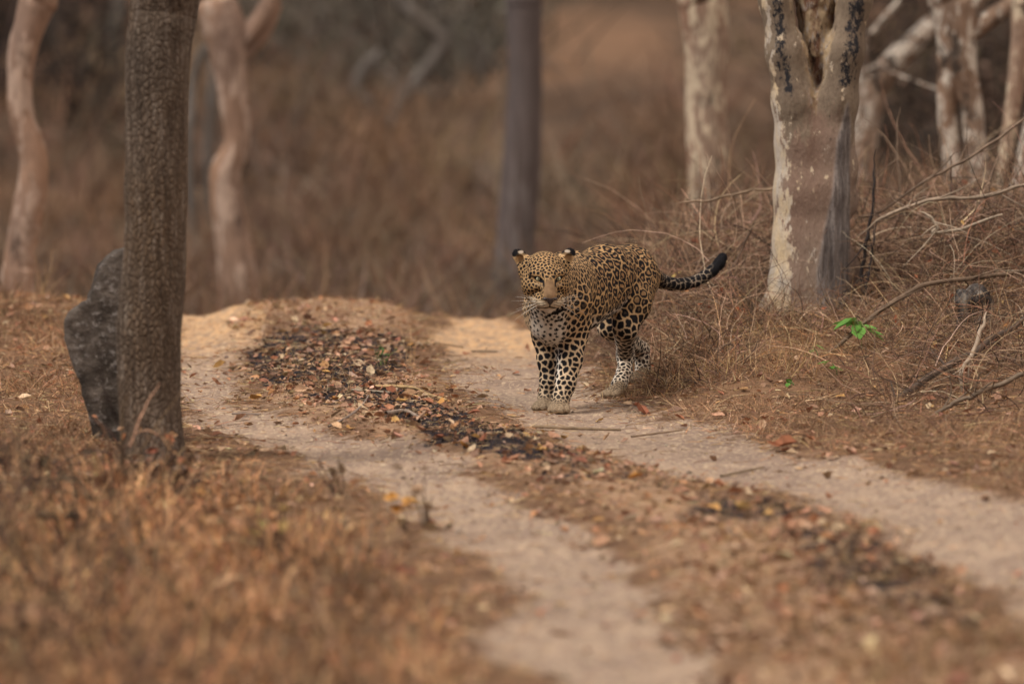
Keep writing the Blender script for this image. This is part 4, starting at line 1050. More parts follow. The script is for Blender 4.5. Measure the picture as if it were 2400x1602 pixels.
grass(42000, -1.6, 2.0, 19.5, 35.5, .015, .09, lambda px, py, rt, rd, vg, x, y: np.clip(rd + 1.6 * rt * (1 - rt), 0, 1) * (.25 + .8 * sstep(-.3, .6, fbm(x * 2, y, seed=66))) * (1 - .0 * x), 'thin dry grass blades on the middle ridge of the track', colors=[(.42, .27, .15), (.34, .20, .11), (.24, .14, .08), (.50, .36, .22), (.36, .18, .09)], lean=1.3, wd=(.0014, .003))
grass(7000, .2, 1.3, 30.2, 34, .04, .16, lambda px, py, rt, rd, vg, x, y: sstep(1390, 1520, px) * .8, 'thin dry grass around the hind feet of the leopard')
TWC = [(.23, .14, .08), (.30, .19, .11), (.16, .095, .06), (.36, .25, .16), (.12, .075, .055), (.27, .13, .075)]
def brush(n, xr, yr, hfun, lmin, lmax, r0, r1, name, lab, colors=TWC, up=.8, curl=.9):
    x = rng.uniform(*xr, n); y = rng.uniform(*yr, n); zz, rt, rd, ah, vg, px, py = zg(x, y, True)
    h = hfun(px, y); keep = (h > .02); x, y, zz, h = x[keep], y[keep], zz[keep], h[keep]; n = len(x)
    z0 = zz + h * rng.random(n) ** 1.6 * .75
    D = np.stack([rng.normal(0, 1, n), rng.normal(0, .6, n), rng.normal(.35, .55, n) * up + .15], 1)
    L = rng.uniform(lmin, lmax, n) * (.5 + .5 * np.clip(h, 0, 1))
    Vt, Fq, cc, _ = twig_field(n, np.stack([x, y, z0], 1), D, L, rng.uniform(r0, r1, n), pal(colors, n, .25), 9, curl, .5)
    return emit(name, lab, 'brushwood', Vt, Fq, cc, M_twig, True)
# foreground growth, out of focus
FG = [(.40, .21, .10), (.30, .15, .075), (.50, .30, .155), (.12, .07, .042), (.28, .18, .105), (.42, .19, .08), (.06, .038, .028)]
edgeL = lambda py: np.interp(py, [1040, 1080, 1120, 1180, 1250, 1350, 1450, 1602, 1900], [430, 500, 620, 780, 900, 980, 1050, 1120, 1250])
grass(42000, -2.6, .2, 17.8, 28.0, .08, .30, lambda px, py, rt, rd, vg, x, y: sstep(0, -120, px - edgeL(py)) * (1 - .8 * rt) * (1 - .75 * sstep(25.0, 25.8, y) * sstep(600, 500, px)) * (.35 + .65 * sstep(-.5, .6, fbm(x * 1.8, y * 1.2, seed=71))), 'orange brown dry grass filling the left foreground', colors=FG, lean=.5, wd=(.003, .007))
grass(26000, .3, 2.4, 18.0, 25.0, .04, .16, lambda px, py, rt, rd, vg, x, y: (sstep(1500, 2300, px) * .8 * (1 - rt)) * (.3 + .7 * sstep(-.3, .6, fbm(x * 1.8, y * 1.2, seed=73))), 'brown dry grass on the ridge in the right foreground', colors=[(.17, .10, .055), (.25, .14, .07), (.33, .21, .11), (.08, .05, .03)], lean=.6, wd=(.003, .006))
brush(4200, (-1.9, .05), (18.6, 26.2), lambda px, y: .42 * sstep(640, 120, px - (y - 22) * 20) * sstep(.0, .45, fbm(px * .006, y * 1.1, seed=81)) * sstep(-60, 0, px + 60), .22, .62, .0026, .0062, 'foreground_twigs', 'dark out of focus twiggy dead plants in the left foreground', colors=[(.07, .042, .03), (.11, .065, .042), (.24, .15, .09), (.36, .22, .12), (.05, .032, .025)], up=2.2, curl=.7)
brush(900, (-1.0, .3), (18.6, 24.0), lambda px, y: .26 * sstep(600, 700, px) * sstep(1050, 950, px) * sstep(.0, .5, fbm(px * .008, y * 1.1, seed=83)), .2, .5, .0022, .005, 'foreground_twigs', 'thin tan dead stems at the right end of the left foreground', colors=[(.14, .085, .055), (.26, .16, .10), (.34, .22, .13)], up=2.2, curl=.7)
# leafy dead plants of the left foreground
n = 2600
x = rng.uniform(-2.4, .1, n); y = rng.uniform(18.5, 27.5, n); zz, rt, rd, ah, vg, px, py = zg(x, y, True)
keep = (px < edgeL(py) - 40) & (rng.random(n) < .25 + .75 * sstep(0, .5, fbm(x * 1.6, y * 1.2, seed=71))) & (px > -100)
x, y, zz = x[keep], y[keep], zz[keep]; n = len(x)
sz = rng.uniform(.015, .045, n)
emit('dead_leaves', 'rust coloured dead leaves caught in the left foreground growth', 'leaves', *leaf_field(np.stack([x, y, zz + rng.uniform(.01, .17, n)], 1), sz, pal([(.40, .18, .09), (.28, .11, .055), (.44, .25, .13), (.20, .11, .065), (.36, .2, .11)], n, .25), 1.0), M_leaf)
# small dry plants one can tell apart
def plant(px, py, h, seed, label, leafc=None, stemc=(.20, .13, .075), nst=7, spread=.35, Y=None, nleaf=10, group=None, name='dry_plant', leafsize=.03, rad=.0022, cat='plant'):
    global rng
    keep_rng = rng; rng = np.random.default_rng(seed)
    q = G0(px, py); x0, y0 = q; z0 = float(zg(x0, y0)); base = np.array([x0, y0, z0])
    root = empty(name, base); tag(root, label, cat, group)
    D = np.stack([rng.normal(0, spread, nst), rng.normal(0, spread, nst), np.ones(nst)], 1)
    Vt, Fq, cc, PT = twig_field(nst, np.tile(base, (nst, 1)) + rng.normal(0, .012, (nst, 3)) * [1, 1, 0], D, rng.uniform(.6, 1.0, nst) * h, np.full(nst, rad), pal([stemc], nst, .2), 9, .5)
    for i in range(nst): mesh_np('stem', Vt[i * 27:(i + 1) * 27], Fq[:24], M_twig, root, base, cols=cc[i * 27:(i + 1) * 27])
    if leafc:
        for i in range(nleaf):
            p = PT[rng.integers(nst), rng.integers(4, 9)]
            V1, F1, c1 = leaf_field(np.array([p]), np.array([leafsize * rng.uniform(.7, 1.3)]), pal(leafc, 1, .2), .8); mesh_np('leaf', V1, F1, M_leaf, root, p, cols=c1)
    rng = keep_rng
LF = [(1000, 1250, .24, 'thin dry stem plant nearest the left rut, its tip above the grey earth', [(.3, .19, .11)], 2), (950, 1255, .22, 'dry stalk with an orange brown leaf at the edge of the left foreground', [(.5, .22, .05)], 1),
      (790, 1170, .16, 'short dry forked weed at the upper right end of the left foreground growth', [(.25, .16, .1)], 3), (190, 1330, .42, 'tall dark twiggy weed in the left foreground below the slab', None, 8),
      (265, 1240, .30, 'dark twiggy weed right under the foreground trunk', [(.25, .11, .05)], 8), (90, 1240, .34, 'grey brown twiggy weed at the left edge of the foreground', None, 8), (480, 1300, .26, 'reddish leafy weed in the middle of the left foreground', [(.34, .14, .06), (.45, .25, .1)], 7),
      (640, 1330, .24, 'pale yellowish weed in the left foreground growth', [(.45, .30, .12)], 7), (120, 1540, .26, 'dark leafy weed in the bottom left corner', [(.20, .09, .05)], 9), (420, 1180, .2, 'curved dry sprig at the right foot of the foreground trunk', None, 4)]
for i, (a, b, h, lab, lc, ns) in enumerate(LF): plant(a, b, h * 1.15, 300 + i, lab, lc or [(.09, .06, .04), (.15, .10, .06)], (.07, .045, .032) if i in (3, 4, 8, 5) else (.12, .08, .052), ns * 2, rad=.005, leafsize=.045, nleaf=26 if not lc else (16 if ns > 3 else 5), spread=.28, group='weeds in the left foreground')
plant(95, 735, .34, 330, 'dry bush with upright stems on the bank at the far left', None, (.26, .16, .09), 16, .5, group='bank weeds', rad=.003)
plant(20, 760, .30, 331, 'dry bush at the left edge beside the wavy pinkish tree', None, (.22, .13, .08), 14, .6, group='bank weeds', rad=.003)
plant(900, 880, .12, 332, 'small green weed on the middle ridge beside the blackened patch', [(.07, .12, .035), (.10, .16, .05)], (.12, .14, .05), 7, .5, nleaf=14, leafsize=.02, name='green_weed')
plant(960, 860, .24, 333, 'tall thin dry grass stalks on the ridge just behind the small green weed', None, (.42, .28, .15), 7, .22, rad=.0012)
plant(690, 880, .16, 334, 'fine dry stalks at the near end of the big blackened patch', None, (.42, .30, .16), 5, .3, rad=.0012)
plant(820, 950, .15, 335, 'fine pale stalks in front of the big blackened patch', None, (.45, .33, .18), 5, .3, rad=.0012)
# green seedling
def seedling(px, py, Yd, scale, seed, label, nl, gr):
    r = np.random.default_rng(seed); x0 = W(px, py, Yd)[0]; z0 = float(zg(x0, Yd)); top = W(px, py, Yd); base = np.array([x0 + .02, Yd, z0])
    root = empty('green_seedling', base); tag(root, label, 'seedling', None)
    PTS = np.array([base, (base + top) / 2 + [.01, 0, 0], top]); m1, nt, b = newmat('green_stem', .7); b.inputs['Base Color'].default_value = (.12, .15, .06, 1)
    Vt, Fq = tubes_np(catmull(PTS, 8)[None], np.full((1, 8), .003), 5); mesh_np('stem', Vt, Fq, m1, root, base)
    mg = MATS.get('gl')
    if not mg:
        mg, nt, b = newmat('green_leaf', .5, .3); v = coords(nt); oi = node(nt, 'ShaderNodeObjectInfo').outputs['Random']
        c = mix(nt, oi, (.085, .20, .03), (.14, .30, .06)); c = mix(nt, 1.0, c, ramp(nt, noise(nt, v, 40, 3), [(.3, .75), (.7, 1.15)]), 'MULTIPLY')
        nt.links.new(c, b.inputs['Base Color']); tr = node(nt, 'ShaderNodeBsdfTranslucent', {'Color': c}); mx = node(nt, 'ShaderNodeMixShader', {0: .3, 1: b.outputs[0], 2: tr.outputs[0]}); nt.links.new(mx.outputs[0], nt.nodes['Material Output'].inputs[0]); MATS['gl'] = mg
    T = LEAF_T.copy(); T[:, 0] *= .95
    for i in range(nl):
        a = 2 * math.pi * i / nl + r.uniform(-.3, .3); L = scale * r.uniform(.7, 1.15); tilt = r.uniform(-.35, .15)
        cx, sn = math.cos(a), math.sin(a)
        p = T * L; q = np.stack([p[:, 0] * -sn + p[:, 1] * cx * math.cos(tilt), p[:, 0] * cx + p[:, 1] * sn * math.cos(tilt), p[:, 2] + p[:, 1] * math.sin(tilt) - p[:, 1] ** 2 / L * .35 + .010], 1)
        q[:, 2] += (q[:, 1]) * .0
        o_ = top + [0, 0, r.uniform(-.05, .01)]
        # a little petiole length
        q += np.array([cx, sn, 0]) * L * .18
        mesh_np('leaf', q + o_, LT, mg, root, o_)
seedling(2008, 748, 30.9, .105, 11, 'bright green seedling with broad leaves at the foot of the big forked trunk', 10, 1)
seedling(1950, 850, 30.3, .05, 6, 'small green sprout low in the brush under the bright seedling', 5, 1)
seedling(1848, 893, 30.1, .045, 7, 'tiny green sprout nearest the track below the big trunk', 4, 1)
seedling(1905, 812, 30.7, .04, 8, 'small pale green sprig right below the leaves of the bright seedling', 4, 1)

# ------------------------------------------------------------------ brush of twigs on the right
hR = lambda px, y: np.interp(px, [1400, 1500, 1570, 1700, 1780, 1850, 2070, 2150, 2200, 2500], [0, .05, .50, .50, .10, .05, .07, .42, .60, .66]) * (.12 + .88 * sstep(30.7, 32.3, y)) * sstep(29.9, 30.6, y)
hB = lambda px, y: np.interp(px, [1380, 1450, 1520, 1700, 2000, 2200, 2500], [0, .3, .62, .62, .58, .66, .70])
DK = [(.19, .115, .075), (.29, .18, .115), (.11, .065, .045), (.44, .30, .20), (.06, .04, .03), (.25, .13, .08), (.14, .085, .055)]
brush(7600, (.35, 3.0), (30.2, 32.9), lambda px, y: hR(px, y), .14, .75, .0009, .0028, 'brushwood', 'tangle of thin dry brown twigs along the right side of the track', colors=DK)
brush(5600, (.35, 3.0), (32.4, 35.0), lambda px, y: hB(px, y) * .8, .2, .8, .0010, .0034, 'brushwood', 'tangle of dry twigs on the bank around the big forked trunk', colors=DK)
brush(1500, (.5, 3.2), (35.0, 40.5), lambda px, y: hB(px, y) * .9, .3, 1.0, .0015, .004, 'brushwood', 'blurred dry twigs behind the big forked trunk', colors=DK)
brush(520, (.45, 3.0), (31.4, 33.8), lambda px, y: np.interp(px, [1440, 1530, 1740, 1780, 2080, 2130, 2500], [0, .45, .65, .02, .02, .6, .7]), .5, 1.1, .0010, .0024, 'brushwood', 'longer arching twigs standing out of the brush tangle', colors=[(.34, .23, .15), (.22, .145, .10), (.09, .06, .045), (.42, .32, .23)], up=1.5, curl=1.6)
brush(520, (1.4, 2.9), (27.9, 30.6), lambda px, y: np.interp(px, [1900, 2100, 2500], [0, .15, .45]), .2, .8, .0012, .0035, 'brushwood', 'coarser twigs leaning over the right verge nearest the viewer', colors=DK)
hs = lambda px, y: np.interp(px, [1400, 1520, 1700, 2500], [0, .03, .08, .12]) * sstep(29.8, 31.0, y)
n = 9000
x = rng.uniform(.35, 3.0, n); y = rng.uniform(29.6, 35.5, n); zz, rt, rd, ah, vg, px, py = zg(x, y, True); h = hR(px, y) * .35 + hs(px, y) * .5; k = h > .03
x, y, zz, h = x[k], y[k], zz[k], h[k]; n = len(x)
D = np.stack([rng.normal(0, .9, n), rng.normal(0, .6, n), rng.normal(.5, .5, n)], 1)
emit('dry_stalks', 'fine dry straw stalks criss-crossing low in the right hand brush', 'straw', *strands(np.stack([x, y, zz + h * rng.random(n) * .6], 1), D, rng.uniform(.06, .30, n), rng.uniform(.0012, .0026, n), rng.normal(0, .4, n), pal(STRAW, n, .3), 3), M_strand)
n = 700
x = rng.uniform(.5, 2.9, n); y = rng.uniform(30.5, 36.5, n); zz, rt, rd, ah, vg, px, py = zg(x, y, True); h = hR(px, y); k = h > .05; x, y, zz, h = x[k], y[k], zz[k], h[k]; n = len(x)
emit('dead_leaves', 'rust red and ochre dead leaves hanging in the right hand brush', 'leaves', *leaf_field(np.stack([x, y, zz + h * rng.random(n) * .7], 1), rng.uniform(.015, .04, n), pal([(.40, .10, .04), (.45, .22, .08), (.5, .33, .12), (.28, .10, .05)], n, .25), .9), M_leaf)
# single branches one can point at: (points px,py,width px,depth), colour, label
BR = [
 ([(2010, 1004, 15, 29.35), (2060, 965, 17, 29.45), (2150, 900, 17, 29.75), (2235, 850, 16, 30.05), (2300, 800, 14, 30.35), (2400, 745, 13, 30.75)], (.085, .06, .045), 'thick dark branch rising right from the verge near the right edge'),
 ([(1905, 860, 8, 30.75), (1985, 790, 10, 30.95), (2090, 715, 11, 31.05), (2200, 670, 11, 31.25), (2330, 648, 11, 31.45), (2420, 632, 10, 31.55)], (.14, .095, .065), 'long brown branch sweeping across the brush above the green seedling'),
 ([(2160, 990, 9, 28.95), (2230, 950, 10, 28.95), (2300, 922, 11, 28.95), (2420, 860, 12, 28.95)], (.17, .125, .09), 'grey brown branch low at the right edge under the thick dark one'),
 ([(2312, 730, 10, 29.95), (2290, 800, 10, 29.85), (2262, 870, 9, 29.75), (2258, 920, 8, 29.75)], (.30, .23, .17), 'pale curved branch hanging down below the charred stump'),
 ([(2150, 925, 7, 30.15), (2220, 950, 7, 29.95), (2300, 965, 7, 29.75), (2420, 975, 7, 29.75)], (.22, .16, .11), 'thin pale branch lying nearly level in the right verge'),
 ([(2052, 350, 5, 32.25), (2046, 480, 7, 32.25), (2028, 600, 9, 32.25), (2020, 720, 11, 32.25)], (.035, .028, .026), 'left one of two thin black upright stems beside the big forked trunk'),
 ([(2056, 515, 5, 32.18), (2046, 600, 7, 32.18), (2034, 660, 8, 32.18), (2030, 730, 9, 32.18)], (.035, .028, .026), 'shorter right one of two thin black stems beside the big forked trunk'),
 ([(1575, 480, 5, 32.52), (1660, 468, 6, 32.52), (1740, 448, 6, 32.49), (1830, 440, 6, 32.45)], (.24, .165, .11), 'thin arched twig reaching level to the left side of the big forked trunk'),
 ([(2006, 556, 5, 32.18), (2080, 505, 8, 32.18), (2180, 470, 9, 32.18), (2260, 462, 9, 32.18), (2350, 448, 9, 32.18), (2410, 430, 9, 32.18)], (.27, .205, .15), 'pale branch lying across in front of the split tree'),
 ([(2004, 506, 5, 32.39), (2060, 500, 7, 32.39), (2180, 420, 7, 32.39), (2290, 360, 7, 32.39), (2420, 265, 7, 32.39)], (.18, .125, .09), 'long thin branch rising to the top right before the split tree'),
 ([(2155, 495, 7, 31.83), (2180, 505, 8, 31.83), (2198, 530, 8, 31.83), (2192, 540, 8, 31.83), (2260, 532, 8, 31.83), (2350, 502, 7, 31.83)], (.34, .27, .20), 'pale hooked dead branch right of the two black stems'),
 ([(1555, 935, 5, 30.65), (1650, 925, 6, 30.55), (1760, 905, 7, 30.45), (1840, 880, 7, 30.55), (1900, 876, 6, 30.75)], (.21, .145, .095), 'long thin stick lying on the right verge behind the hind feet'),
 ([(2225, 365, 5, 32.45), (2230, 440, 6, 32.45), (2260, 520, 7, 32.45), (2290, 600, 7, 32.45)], (.15, .10, .075), 'dark thin twig crossing the legs of the split tree'),
 ([(1770, 520, 5, 32.18), (1740, 590, 6, 32.18), (1705, 650, 7, 32.11)], (.10, .065, .045), 'dark crooked twig between the tail tip and the big forked trunk'),
 ([(1845, 640, 5, 32.42), (1960, 560, 5, 32.35), (2060, 640, 5, 32.28), (2160, 700, 5, 32.25)], (.22, .15, .1), 'thin arched twig drooping right of the big forked trunk'),
 ([(2110, 250, 4, 32.88), (2108, 330, 5, 32.88), (2112, 420, 6, 32.88), (2118, 520, 6, 32.88)], (.20, .14, .10), 'slender upright stem left of the split tree'),
 ([(1820, 795, 12, 32.15), (1826, 830, 13, 32.15), (1828, 875, 14, 32.15)], (.26, .18, .125), 'short grey broken stake standing in the brush below the big trunk'),
 ([(1760, 680, 9, 31.90), (1762, 740, 10, 31.90), (1764, 850, 10, 31.90)], (.12, .085, .06), 'dark short upright stake left of the big trunk base'),
]
def branch_obj(rows, col, lab, group=None, name='dry_branch', cat='branch', side=True, seed=0):
    P_ = np.array([W(a, b, d) for a, b, w_, d in rows]); R_ = np.array([w_ * d / F / 2 for a, b, w_, d in rows])
    r = np.random.default_rng(seed); Pc = catmull(P_, 22); Rc = catmull(R_[:, None], 22)[:, 0] * np.minimum(1, .25 + np.minimum(np.arange(22), np.arange(22)[::-1] + 2) / 5)
    wv = np.cumsum(r.normal(0, 1, (22, 3)), 0); wv -= wv[0] + (wv[-1] - wv[0]) * np.linspace(0, 1, 22)[:, None]; Pc += wv * R_.mean() * .45
    base = P_[0] if P_[0][2] < P_[-1][2] else P_[-1]
    Vt, fs = ring_tube(Pc, Rc, 8, 44, .16, seed)
    root = empty(name, base); tag(root, lab, cat, group)
    mesh_np('stem', Vt, fs, M_twig, root, base, cols=np.tile(col, (len(Vt), 1)))
    if side:
        for k in range(4):
            i = r.integers(5, 18); d = (Pc[i + 1] - Pc[i]); d /= np.linalg.norm(d); d = d + r.normal(0, .6, 3); d /= np.linalg.norm(d)
            L = r.uniform(.08, .3); pp = np.array([Pc[i], Pc[i] + d * L * .5, Pc[i] + d * L + r.normal(0, .03, 3)])
            Vt, fs = ring_tube(pp, np.array([.5, .35, .15]) * Rc[i], 5, 8, .1, seed + k); mesh_np('side_twig', Vt, fs, M_twig, root, Pc[i], cols=np.tile(col, (len(Vt), 1)))
for i, (rows, col, lab) in enumerate(BR): branch_obj(rows, col, lab, 'branches in the right hand brush', seed=500 + i)
# sticks lying on the ground: px,py pairs
ST = [([(1248, 1000), (1330, 1004), (1455, 1006)], 9, (.20, .14, .09), 'straight brown stick lying across the track in front of the leopard'),
      ([(880, 936), (960, 938), (1000, 948), (1045, 968)], 9, (.36, .24, .12), 'yellowish stick lying on the ridge past the blackened patch'),
      ([(825, 944), (915, 948)], 7, (.25, .2, .15), 'short grey stick beside the yellowish one on the ridge'),
      ([(905, 1000), (950, 995), (980, 1003)], 11, (.25, .19, .15), 'curved grey stick on the ridge by the second black patch'),
      ([(770, 1010), (820, 1004), (850, 985), (865, 960)], 6, (.22, .17, .14), 'thin crooked grey stick at the near edge of the ridge'),
      ([(885, 817), (945, 812)], 8, (.06, .045, .04), 'charred stick at the far end of the big blackened patch'),
      ([(1105, 816), (1165, 817)], 5, (.14, .10, .07), 'thin dark stick on the right rut far up the track'),
      ([(1020, 803), (1085, 806)], 5, (.2, .14, .09), 'thin brown stick on the far end of the right rut'),
      ([(545, 971), (610, 978)], 6, (.2, .15, .12), 'thin grey stick on the left rut'),
      ([(1690, 1118), (1790, 1100)], 7, (.2, .14, .09), 'small stick on the right verge below the orange leaves'),
      ([(1480, 1022), (1600, 1008)], 5, (.22, .15, .1), 'thin stick at the edge of the right verge near the track stick')]
for i, (pp, wpx, col, lab) in enumerate(ST):
    P_ = []
    for a, b in pp:
        q = G0(a, b); P_.append([q[0], q[1], float(zg(q[0], q[1])) + .012])
    P_ = np.array(P_); r0 = wpx * P_[:, 1].mean() / F / 2
    Vt, fs = ring_tube(P_ if len(P_) > 2 else catmull(P_, 4), np.linspace(r0, r0 * .7, max(len(P_), 4) if len(P_) == 2 else len(P_)), 8, 26, .15, 700 + i)
    tag(mesh_np('fallen_stick', Vt, fs, M_twig, None, P_[0], cols=np.tile(col, (len(Vt), 1))), lab, 'stick', 'sticks lying on the track')
# ------------------------------------------------------------------ single fallen leaves
lm = []
for i, T in enumerate(LEAVES):
    me = bpy.data.meshes.new('fallen_leaf'); me.from_pydata([tuple(v) for v in T], [], [tuple(f) for f in LT.tolist()]); me.update(); lm.append(me)
def leafmat(name, c1, c2):
    m, nt, b = newmat(name, .7, .25); v = coords(nt); oi = node(nt, 'ShaderNodeObjectInfo').outputs['Random']
    c = mix(nt, oi, c1, c2); c = mix(nt, 1.0, c, ramp(nt, noise(nt, v, 5, 4), [(.3, .65), (.7, 1.15)]), 'MULTIPLY'); nt.links.new(c, b.inputs['Base Color'])
    tr = node(nt, 'ShaderNodeBsdfTranslucent', {'Color': c}); mx = node(nt, 'ShaderNodeMixShader', {0: .12, 1: b.outputs[0], 2: tr.outputs[0]}); nt.links.new(mx.outputs[0], nt.nodes['Material Output'].inputs[0]); return m
LMS = [leafmat('pink_brown_leaf', (.50, .29, .19), (.38, .19, .11)), leafmat('rust_leaf', (.36, .15, .07), (.25, .09, .05)), leafmat('ochre_leaf', (.52, .32, .12), (.46, .22, .06)), leafmat('pale_leaf', (.55, .42, .27), (.46, .32, .2))]
lmesh = {}
for a in range(len(lm)):
    for b_ in range(4):
        me = lm[a].copy(); me.materials.append(LMS[b_]); lmesh[a, b_] = me
def leaf_obj(px, py, size, a, mtl, label, group, r, tilt=.35, up=None, name='fallen_leaf'):
    q = G0(px, py); o = bpy.data.objects.new(name, lmesh[a, mtl]); COL.objects.link(o)
    o.location = (q[0], q[1], float(zg(q[0], q[1])) + size * (.18 if up is None else up)); o.scale = (size,) * 3
    o.rotation_euler = (r.normal(0, tilt), r.normal(0, tilt), r.uniform(0, 6.28)); tag(o, label, 'leaf', group); return o
rl = np.random.default_rng(77)
o = leaf_obj(868, 905, .062, 0, 3, 'upright pale yellow leaf standing on the ridge beside the blackened patch', None, rl); o.rotation_euler = (1.15, .2, .3); o.location.z += .02; o.scale = (.085, .05, .06)
o = leaf_obj(1500, 972, .075, 2, 1, 'large crumpled orange leaf at the verge in front of the hind paw', None, rl); o.rotation_euler = (.5, .3, 1.0); o.scale = (.11, .08, .09)
for a, b, m_, s_, lab in ((515, 861, 2, .07, 'ochre leaf lying on the left rut just right of the foreground trunk'), (600, 888, 3, .055, 'pale pink leaf at the left edge of the ridge, beyond the ochre one'), (505, 895, 0, .06, 'pinkish leaf on the left rut below the ochre one'),
                          (600, 948, 2, .07, 'curled yellow brown leaf on the near left rut'), (1405, 979, 2, .05, 'flat orange leaf on the track between the leopard and the stick'), (1325, 1033, 2, .05, 'bright ochre leaf on the near side of the right rut'), (1137, 873, 1, .04, 'small orange leaf in the middle of the right rut'),
                          (1095, 818, 1, .05, 'rust red leaf at the end of a thin stick up the right rut'), (820, 1015, 2, .08, 'yellow orange leaf lying at the near edge of the ridge'), (925, 1007, 2, .05, 'orange leaf by the curved grey stick'), (1840, 1070, 1, .13, 'large folded red brown leaf on the right verge'), (1945, 1180, 0, .08, 'red brown leaf on the near ridge at the right'),
                          (1490, 1150, 2, .06, 'orange leaf on the near ridge slope'), (645, 760, 3, .10, 'flat pale slab-like leaf on the crest of the ridge'), (1970, 968, 2, .05, 'ochre leaf in the right verge under the long brown branch'), (960, 1180, 2, .07, 'orange leaf hanging out over the left rut')):
    leaf_obj(a, b, s_, rl.integers(8), m_, lab, None, rl)
o = leaf_obj(1738, 925, .045, 1, 3, 'small whitish curled leaf on the dark right verge', None, rl)
regions = [(620, 980, 760, 830, 24, 'fallen leaf on the far slope of the ridge below its crest'), (620, 900, 830, 935, 46, 'fallen leaf in and around the big blackened patch'), (680, 1130, 935, 1010, 44, 'fallen leaf in the litter on the ridge between the black patches'),
           (1000, 1420, 1010, 1110, 42, 'fallen leaf on the ridge in the middle of the picture'), (1500, 1950, 985, 1100, 34, 'fallen leaf along the lower edge of the right verge'), (1480, 2250, 1130, 1350, 40, 'fallen leaf on the near part of the ridge'), (20, 200, 710, 900, 18, 'fallen leaf on the bank at the left of the picture'), (1020, 1380, 770, 930, 8, 'fallen leaf on the right rut')]
for a0, a1, b0, b1, cnt, lab in regions:
    for k in range(cnt):
        for t in range(20):
            a, b = rl.uniform(a0, a1), rl.uniform(b0, b1); q = G0(a, b); zz_, rt_, rd_, ah_, vg_, _, _ = zg(q[0], q[1], True)
            if rt_ < .4 or 'rut' in lab: break
        mi = int(rl.choice(4, p=[.42, .28, .14, .16])); l2 = ('pinkish', 'rust red', 'ochre yellow', 'pale buff')[mi] + ' ' + lab; shp = int(rl.integers(8)); szz = rl.uniform(.035, .06)
        l2 = ('small ' if szz < .045 else 'large ') + ('curled ' if shp in (1, 2, 5, 7) else 'flat ') + l2
        leaf_obj(a, b, szz * (1.25 if b > 1100 else 1), shp, mi, l2, l2.replace('leaf', 'leaves', 1), rl)

# ------------------------------------------------------------------ far scrub behind the crest
def scrub(n, xw, yr, hr, name, lab, colors, seed, per=60, r_=(.004, .010), leaf=.5, cond=None):
    global rng
    rng = np.random.default_rng(seed)
    y = rng.uniform(*yr, n); x = rng.uniform(-xw, xw, n) * y / 100
    if cond is not None: k = rng.random(n) < cond(x, y); x, y = x[k], y[k]; n = len(x)
    h = rng.uniform(*hr, n); base_c = pal(colors, n, .22)
    # stems fan out from each bush
    B = np.repeat(np.stack([x, y, zg(x, y)], 1), per, 0); hh = np.repeat(h, per); cc = np.repeat(base_c, per, 0) * rng.lognormal(0, .2, (n * per, 1))
    D = np.stack([rng.normal(0, .6, n * per), rng.normal(0, .6, n * per), np.ones(n * per)], 1)
    P0 = B + np.stack([rng.normal(0, .25, n * per) * hh, rng.normal(0, .25, n * per) * hh, rng.random(n * per) * hh * .3], 1)
    Vt, Fq, c2 = strands(P0, D, hh * rng.uniform(.5, 1.1, n * per), rng.uniform(*r_, n * per) * 2, rng.normal(0, .5, n * per), np.clip(cc, 0, 1), 3)
    nl = int(per * leaf)
    if nl:
        B = np.repeat(np.stack([x, y, zg(x, y)], 1), nl, 0); hh = np.repeat(h, nl); cl = np.repeat(base_c, nl, 0) * rng.lognormal(0, .3, (n * nl, 1))
        q = rng.normal(0, 1, (n * nl, 3)); q /= np.linalg.norm(q, axis=1)[:, None]; q *= (rng.random(n * nl) ** .4 * hh)[:, None] * [.55, .55, .5]; q[:, 2] += hh * .55
        V2, F2, c3 = leaf_field(B + q, rng.uniform(.05, .12, n * nl), np.clip(cl, 0, 1), 1.2)
        o = len(Vt); Vt = np.vstack([Vt, V2]); c2 = np.vstack([c2, c3]); Fs = [Fq, F2 + o]
    else: Fs = [Fq]
    c = Vt.mean(0); c[2] = 0
    ob = mesh_np(name, Vt, Fs, M_strand, None, c, cols=c2, smooth=False); tag(ob, lab, 'scrub', kind='stuff')
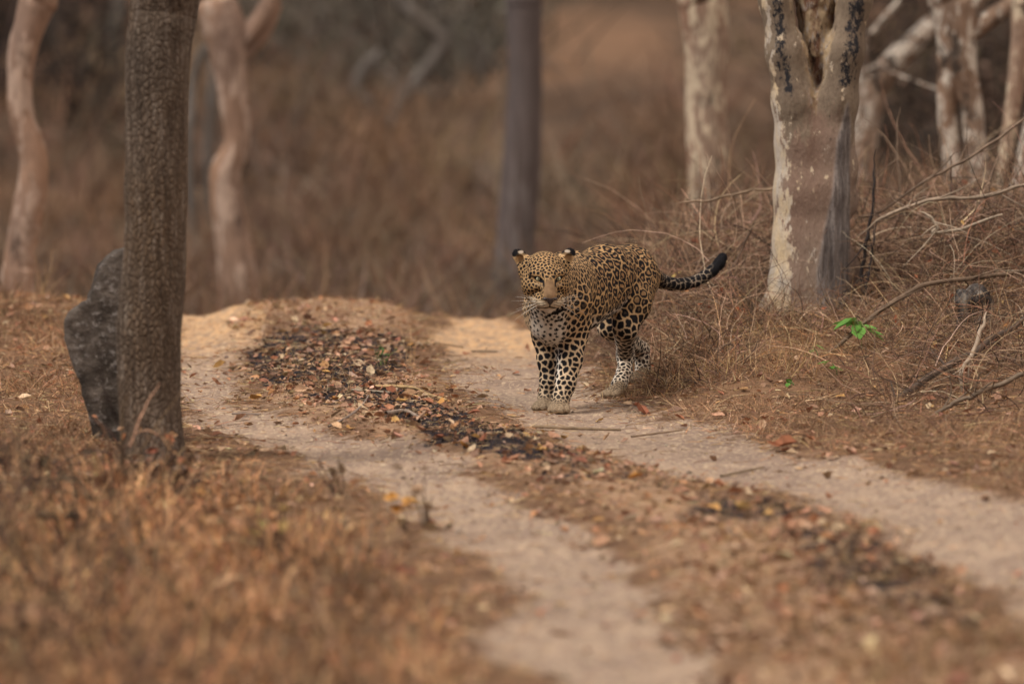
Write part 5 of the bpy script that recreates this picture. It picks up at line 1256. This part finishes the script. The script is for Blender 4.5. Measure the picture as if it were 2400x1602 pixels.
BRN = [(.135, .082, .052), (.18, .115, .07), (.10, .06, .04), (.16, .088, .052), (.125, .095, .072)]
def pxy(x, y): return 1200 + F * x / y
scrub(1150, 13, (39.5, 60), (.25, .7), 'dry_scrub', 'blurred dry brown scrub in the dip just behind the crest of the track', BRN, 901, 30, (.003, .007), .0)
scrub(1050, 13, (60, 92), (.4, 1.1), 'dry_scrub', 'blurred brown scrub covering the far ground', BRN, 902, 30, (.006, .012), .0, cond=lambda x, y: (1 - sstep(.0, .5, fbm(x * .3, y * .12, seed=33))) * (1 - sstep(1000, 1100, pxy(x, y)) * sstep(1620, 1540, pxy(x, y)) * sstep(60, 64, y) * sstep(90, 84, y)))
scrub(820, 15, (92, 130), (1.8, 4.0), 'far_thicket', 'dark thicket along the top of the picture far behind', [(.035, .026, .021), (.055, .038, .028), (.028, .02, .018), (.07, .05, .038)], 903, 40, (.015, .035), 2.0)
scrub(110, 13, (62, 80), (1.3, 2.3), 'dark_thicket', 'near black reddish brown thicket in the top left corner behind the trees', [(.035, .022, .018), (.05, .03, .022), (.022, .015, .014)], 906, 40, (.01, .02), 2.5, cond=lambda x, y: sstep(340, 220, pxy(x, y)))
scrub(150, 8.5, (66, 92), (1.0, 2.0), 'olive_scrub', 'greyish olive bushes left of centre in the far background', [(.075, .065, .048), (.055, .048, .038), (.10, .085, .065)], 904, 40, (.01, .02), 2.0, cond=lambda x, y: sstep(560, 650, pxy(x, y)) * sstep(1180, 1080, pxy(x, y)))
scrub(170, 9.5, (48, 66), (.8, 1.8), 'dark_thicket', 'dark brown thicket behind the pale trees at the right', [(.055, .037, .026), (.075, .05, .035), (.04, .028, .022)], 905, 40, (.008, .016), 1.5, cond=lambda x, y: sstep(1900, 2050, pxy(x, y)))
scrub(40, 8.5, (54, 60), (.9, 1.4), 'dry_scrub', 'blurred brown bush hiding the foot of the crooked far trunks', BRN, 908, 60, (.006, .012), .0, cond=lambda x, y: sstep(740, 800, pxy(x, y)) * sstep(1060, 1000, pxy(x, y)) + .12)
